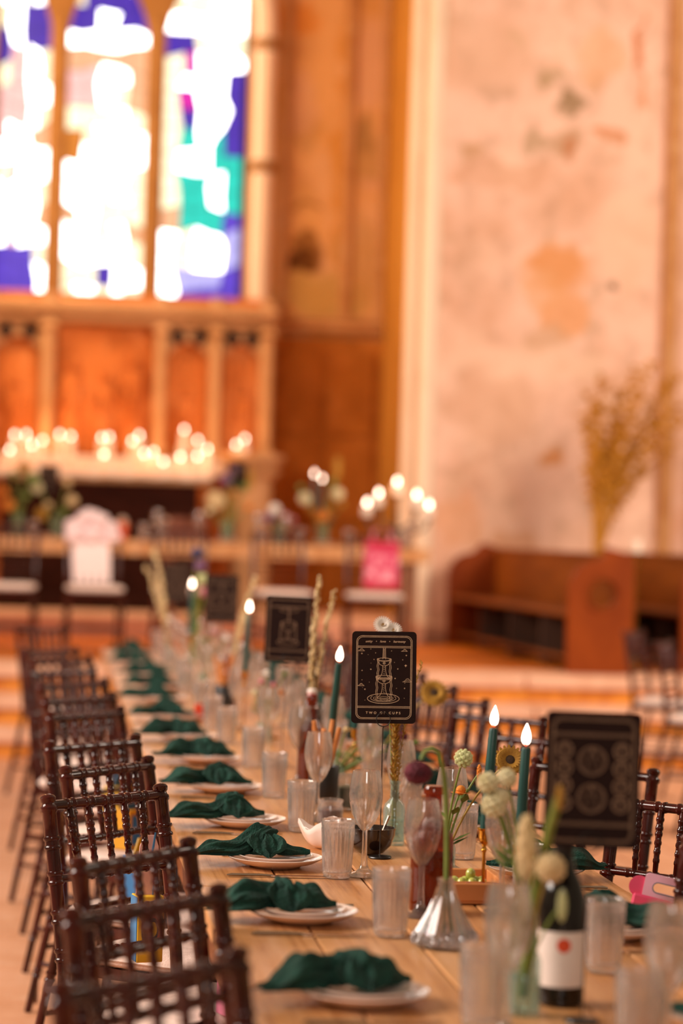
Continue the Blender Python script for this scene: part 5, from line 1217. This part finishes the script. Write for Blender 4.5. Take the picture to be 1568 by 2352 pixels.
# ================================================================= PEWS AND DRIED BRANCHES
pew_end_m = mat('red_brown_pew_end', '8a3c0c', .6, '702c08', 4, stretch=(1, 1, .4), bump=.1, spec=.12)
pew_wood = mat('brown_pew_wood', '8c4a14', .6, '70380c', 4, stretch=(1, .2, 1), bump=.1, spec=.12)
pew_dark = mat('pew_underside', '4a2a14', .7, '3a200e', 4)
def arc(cx, cz, r, a0, a1, n=10): return [(cx + r * math.cos(math.radians(a0 + (a1 - a0) * i / n)), cz + r * math.sin(math.radians(a0 + (a1 - a0) * i / n))) for i in range(n + 1)]
def pew(name, label, x0, y0, length, rz):
    # bench along +y from its near end at (x0,y0); its front faces -x
    t = thing('church_pew', label, 'pew', (x0, y0, PLAT), rz)
    def end(y, holed):
        out = [(-.26, 0), (.20, 0), (.20, .82)] + [(.05, .86)] + arc(.03, .83, .03, 80, 180, 4) + arc(-.06, .58, .20, 90, 180, 8)
        m = M(); n_ = len(out)
        if holed:
            # end panel with a round pierced roundel: outer outline bridged to a ring
            hc = (-.02, .55); hr = .10; N = 40
            def ext(a):                              # outline radius along a ray from the hole centre
                d = (math.cos(a), math.sin(a)); best = 9
                for p_, q_ in zip(out, out[1:] + out[:1]):
                    ex, ez = q_[0] - p_[0], q_[1] - p_[1]; den = d[0] * ez - d[1] * ex
                    if abs(den) < 1e-9: continue
                    tt = ((p_[0] - hc[0]) * ez - (p_[1] - hc[1]) * ex) / den; uu = ((p_[0] - hc[0]) * d[1] - (p_[1] - hc[1]) * d[0]) / den
                    if tt > 0 and -1e-6 <= uu <= 1 + 1e-6: best = min(best, tt)
                return (hc[0] + d[0] * best, hc[1] + d[1] * best)
            angs = sorted([2 * PI * i / N for i in range(N)] + [math.atan2(p_[1] - hc[1], p_[0] - hc[0]) % (2 * PI) for p_ in out])
            O = [ext(a) for a in angs]; I = [(hc[0] + hr * math.cos(a), hc[1] + hr * math.sin(a)) for a in angs]; K = len(angs)
            vs = [(q[0], y, q[1]) for q in O] + [(q[0], y, q[1]) for q in I] + [(q[0], y + .06, q[1]) for q in O] + [(q[0], y + .06, q[1]) for q in I]
            fs = []
            for i in range(K):
                j = (i + 1) % K
                fs += [(i, K + i, K + j, j)[::-1], (2 * K + i, 2 * K + j, 3 * K + j, 3 * K + i)[::-1], (i, j, 2 * K + j, 2 * K + i), (K + i, 3 * K + i, 3 * K + j, K + j)]
            m._add(vs, fs)
            rg = M(); rg.tube([(hc[0] + (hr + .015) * math.cos(a), y - .004, hc[1] + (hr + .015) * math.sin(a)) for a in [2 * PI * i / 28 for i in range(29)]], .012, 8)
            e = obj('end_panel', m, pew_end_m, t, smooth=False)
            obj('roundel_ring', rg, pew_end_m, e)
        else:
            m.prism(out, (0, y, 0), (1, 0, 0), (0, 0, 1), (0, .06, 0)); obj('end_panel', m, pew_end_m, t, smooth=False)
    end(0, True); end(length - .06, False)
    obj('seat', M().box((-.05, length / 2, .40), (.40, length - .12, .035), .01), pew_wood, t, smooth=False)
    obj('backrest', M().box((.155, length / 2, .60), (.035, length - .12, .40), .008), pew_wood, t, smooth=False)
    obj('top_rail', M().box((.155, length / 2, .81), (.06, length - .12, .035), .01), pew_wood, t, smooth=False)
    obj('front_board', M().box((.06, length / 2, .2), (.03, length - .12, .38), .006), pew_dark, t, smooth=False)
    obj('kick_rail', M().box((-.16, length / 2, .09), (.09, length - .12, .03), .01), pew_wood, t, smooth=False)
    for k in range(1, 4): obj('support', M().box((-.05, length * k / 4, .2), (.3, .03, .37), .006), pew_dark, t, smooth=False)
    return t
pew('pew', 'wooden church pew with a pierced round hole in its near end', 3.80, 16.3, 3.9, math.radians(3))
pew('pew', 'second church pew at the right edge beyond the pierced end', 4.72, 16.75, 3.3, math.radians(2))
gold = mat('dried_gold_foliage', 'c8861e', .9, 'a86c14', 12, bump=.2)
pv = thing('floor_vase', 'tall stone floor vase half hidden behind the pews', 'vase', (4.42, 19.4, PLAT))
obj('body', M().lathe([(.10, 0), (.12, .02), (.16, .25), (.13, .5), (.08, .62), (.09, .66), (.07, .66), (.06, .6), (0, .55)], 20), mat('brown_stoneware', 'b07a3c', .5, '8c5c28', 8), pv)
r = random.Random(9)
tips = [(1350, 900), (1385, 860), (1420, 900), (1340, 960), (1460, 840), (1500, 830), (1540, 870), (1565, 930), (1440, 960), (1520, 960), (1400, 1000), (1575, 860), (1480, 900), (1555, 1020), (1372, 930), (1600, 950)]
for i, (px, py) in enumerate(tips):
    tp = W(px, py, 19.4 + r.uniform(-.25, .25)); rt_ = Vector((4.42, 19.4, PLAT + .58))
    t = thing('dried_branch', 'golden dried grass branch fanning up the right wall, %s of the sheaf' % ORD[i], 'branch', rt_, 0, 'dried golden branches')
    pts = [p_ - rt_ for p_ in bez(rt_, (rt_.x * .85 + tp.x * .15, rt_.y, rt_.z * .35 + tp.z * .65), tp, 10)]
    obj('stem', M().tube(pts, [.009] * 7 + [.007, .006, .005, .004], 6), gold, t)
    m = M()
    for k in range(46):
        u = .38 + .62 * k / 46; q = pts[min(9, int(u * 10))].lerp(pts[min(10, int(u * 10) + 1)], u * 10 % 1)
        a = r.uniform(0, 6.28); L_ = r.uniform(.09, .19) * (1.15 - u * .4); d = Vector((math.cos(a) * .7, math.sin(a) * .5, r.uniform(-.25, .8)))
        m.tube([q, q + d * L_ * .5, q + d * L_ + Vector((0, 0, -.02))], [.006, .016, .003], 4)
    obj('plume', m, gold, t)
wk = thing('wall_candle', 'small pale candle in a stand between the two pews', 'candle', (*W(1462, 1250, 17.2)[:2], PLAT))
zc = W(1462, 1240, 17.2).z - PLAT
obj('stand', M().lathe([(.09, 0), (.09, .015), (.02, .04), (.012, .1), (.012, zc - .12), (.045, zc - .10), (.045, zc - .09), (0, zc - .09)], 14), brass, wk)
obj('wax', M().lathe([(.034, zc - .09), (.034, zc), (.02, zc - .003), (0, zc - .005)], 14), wax_w, wk)
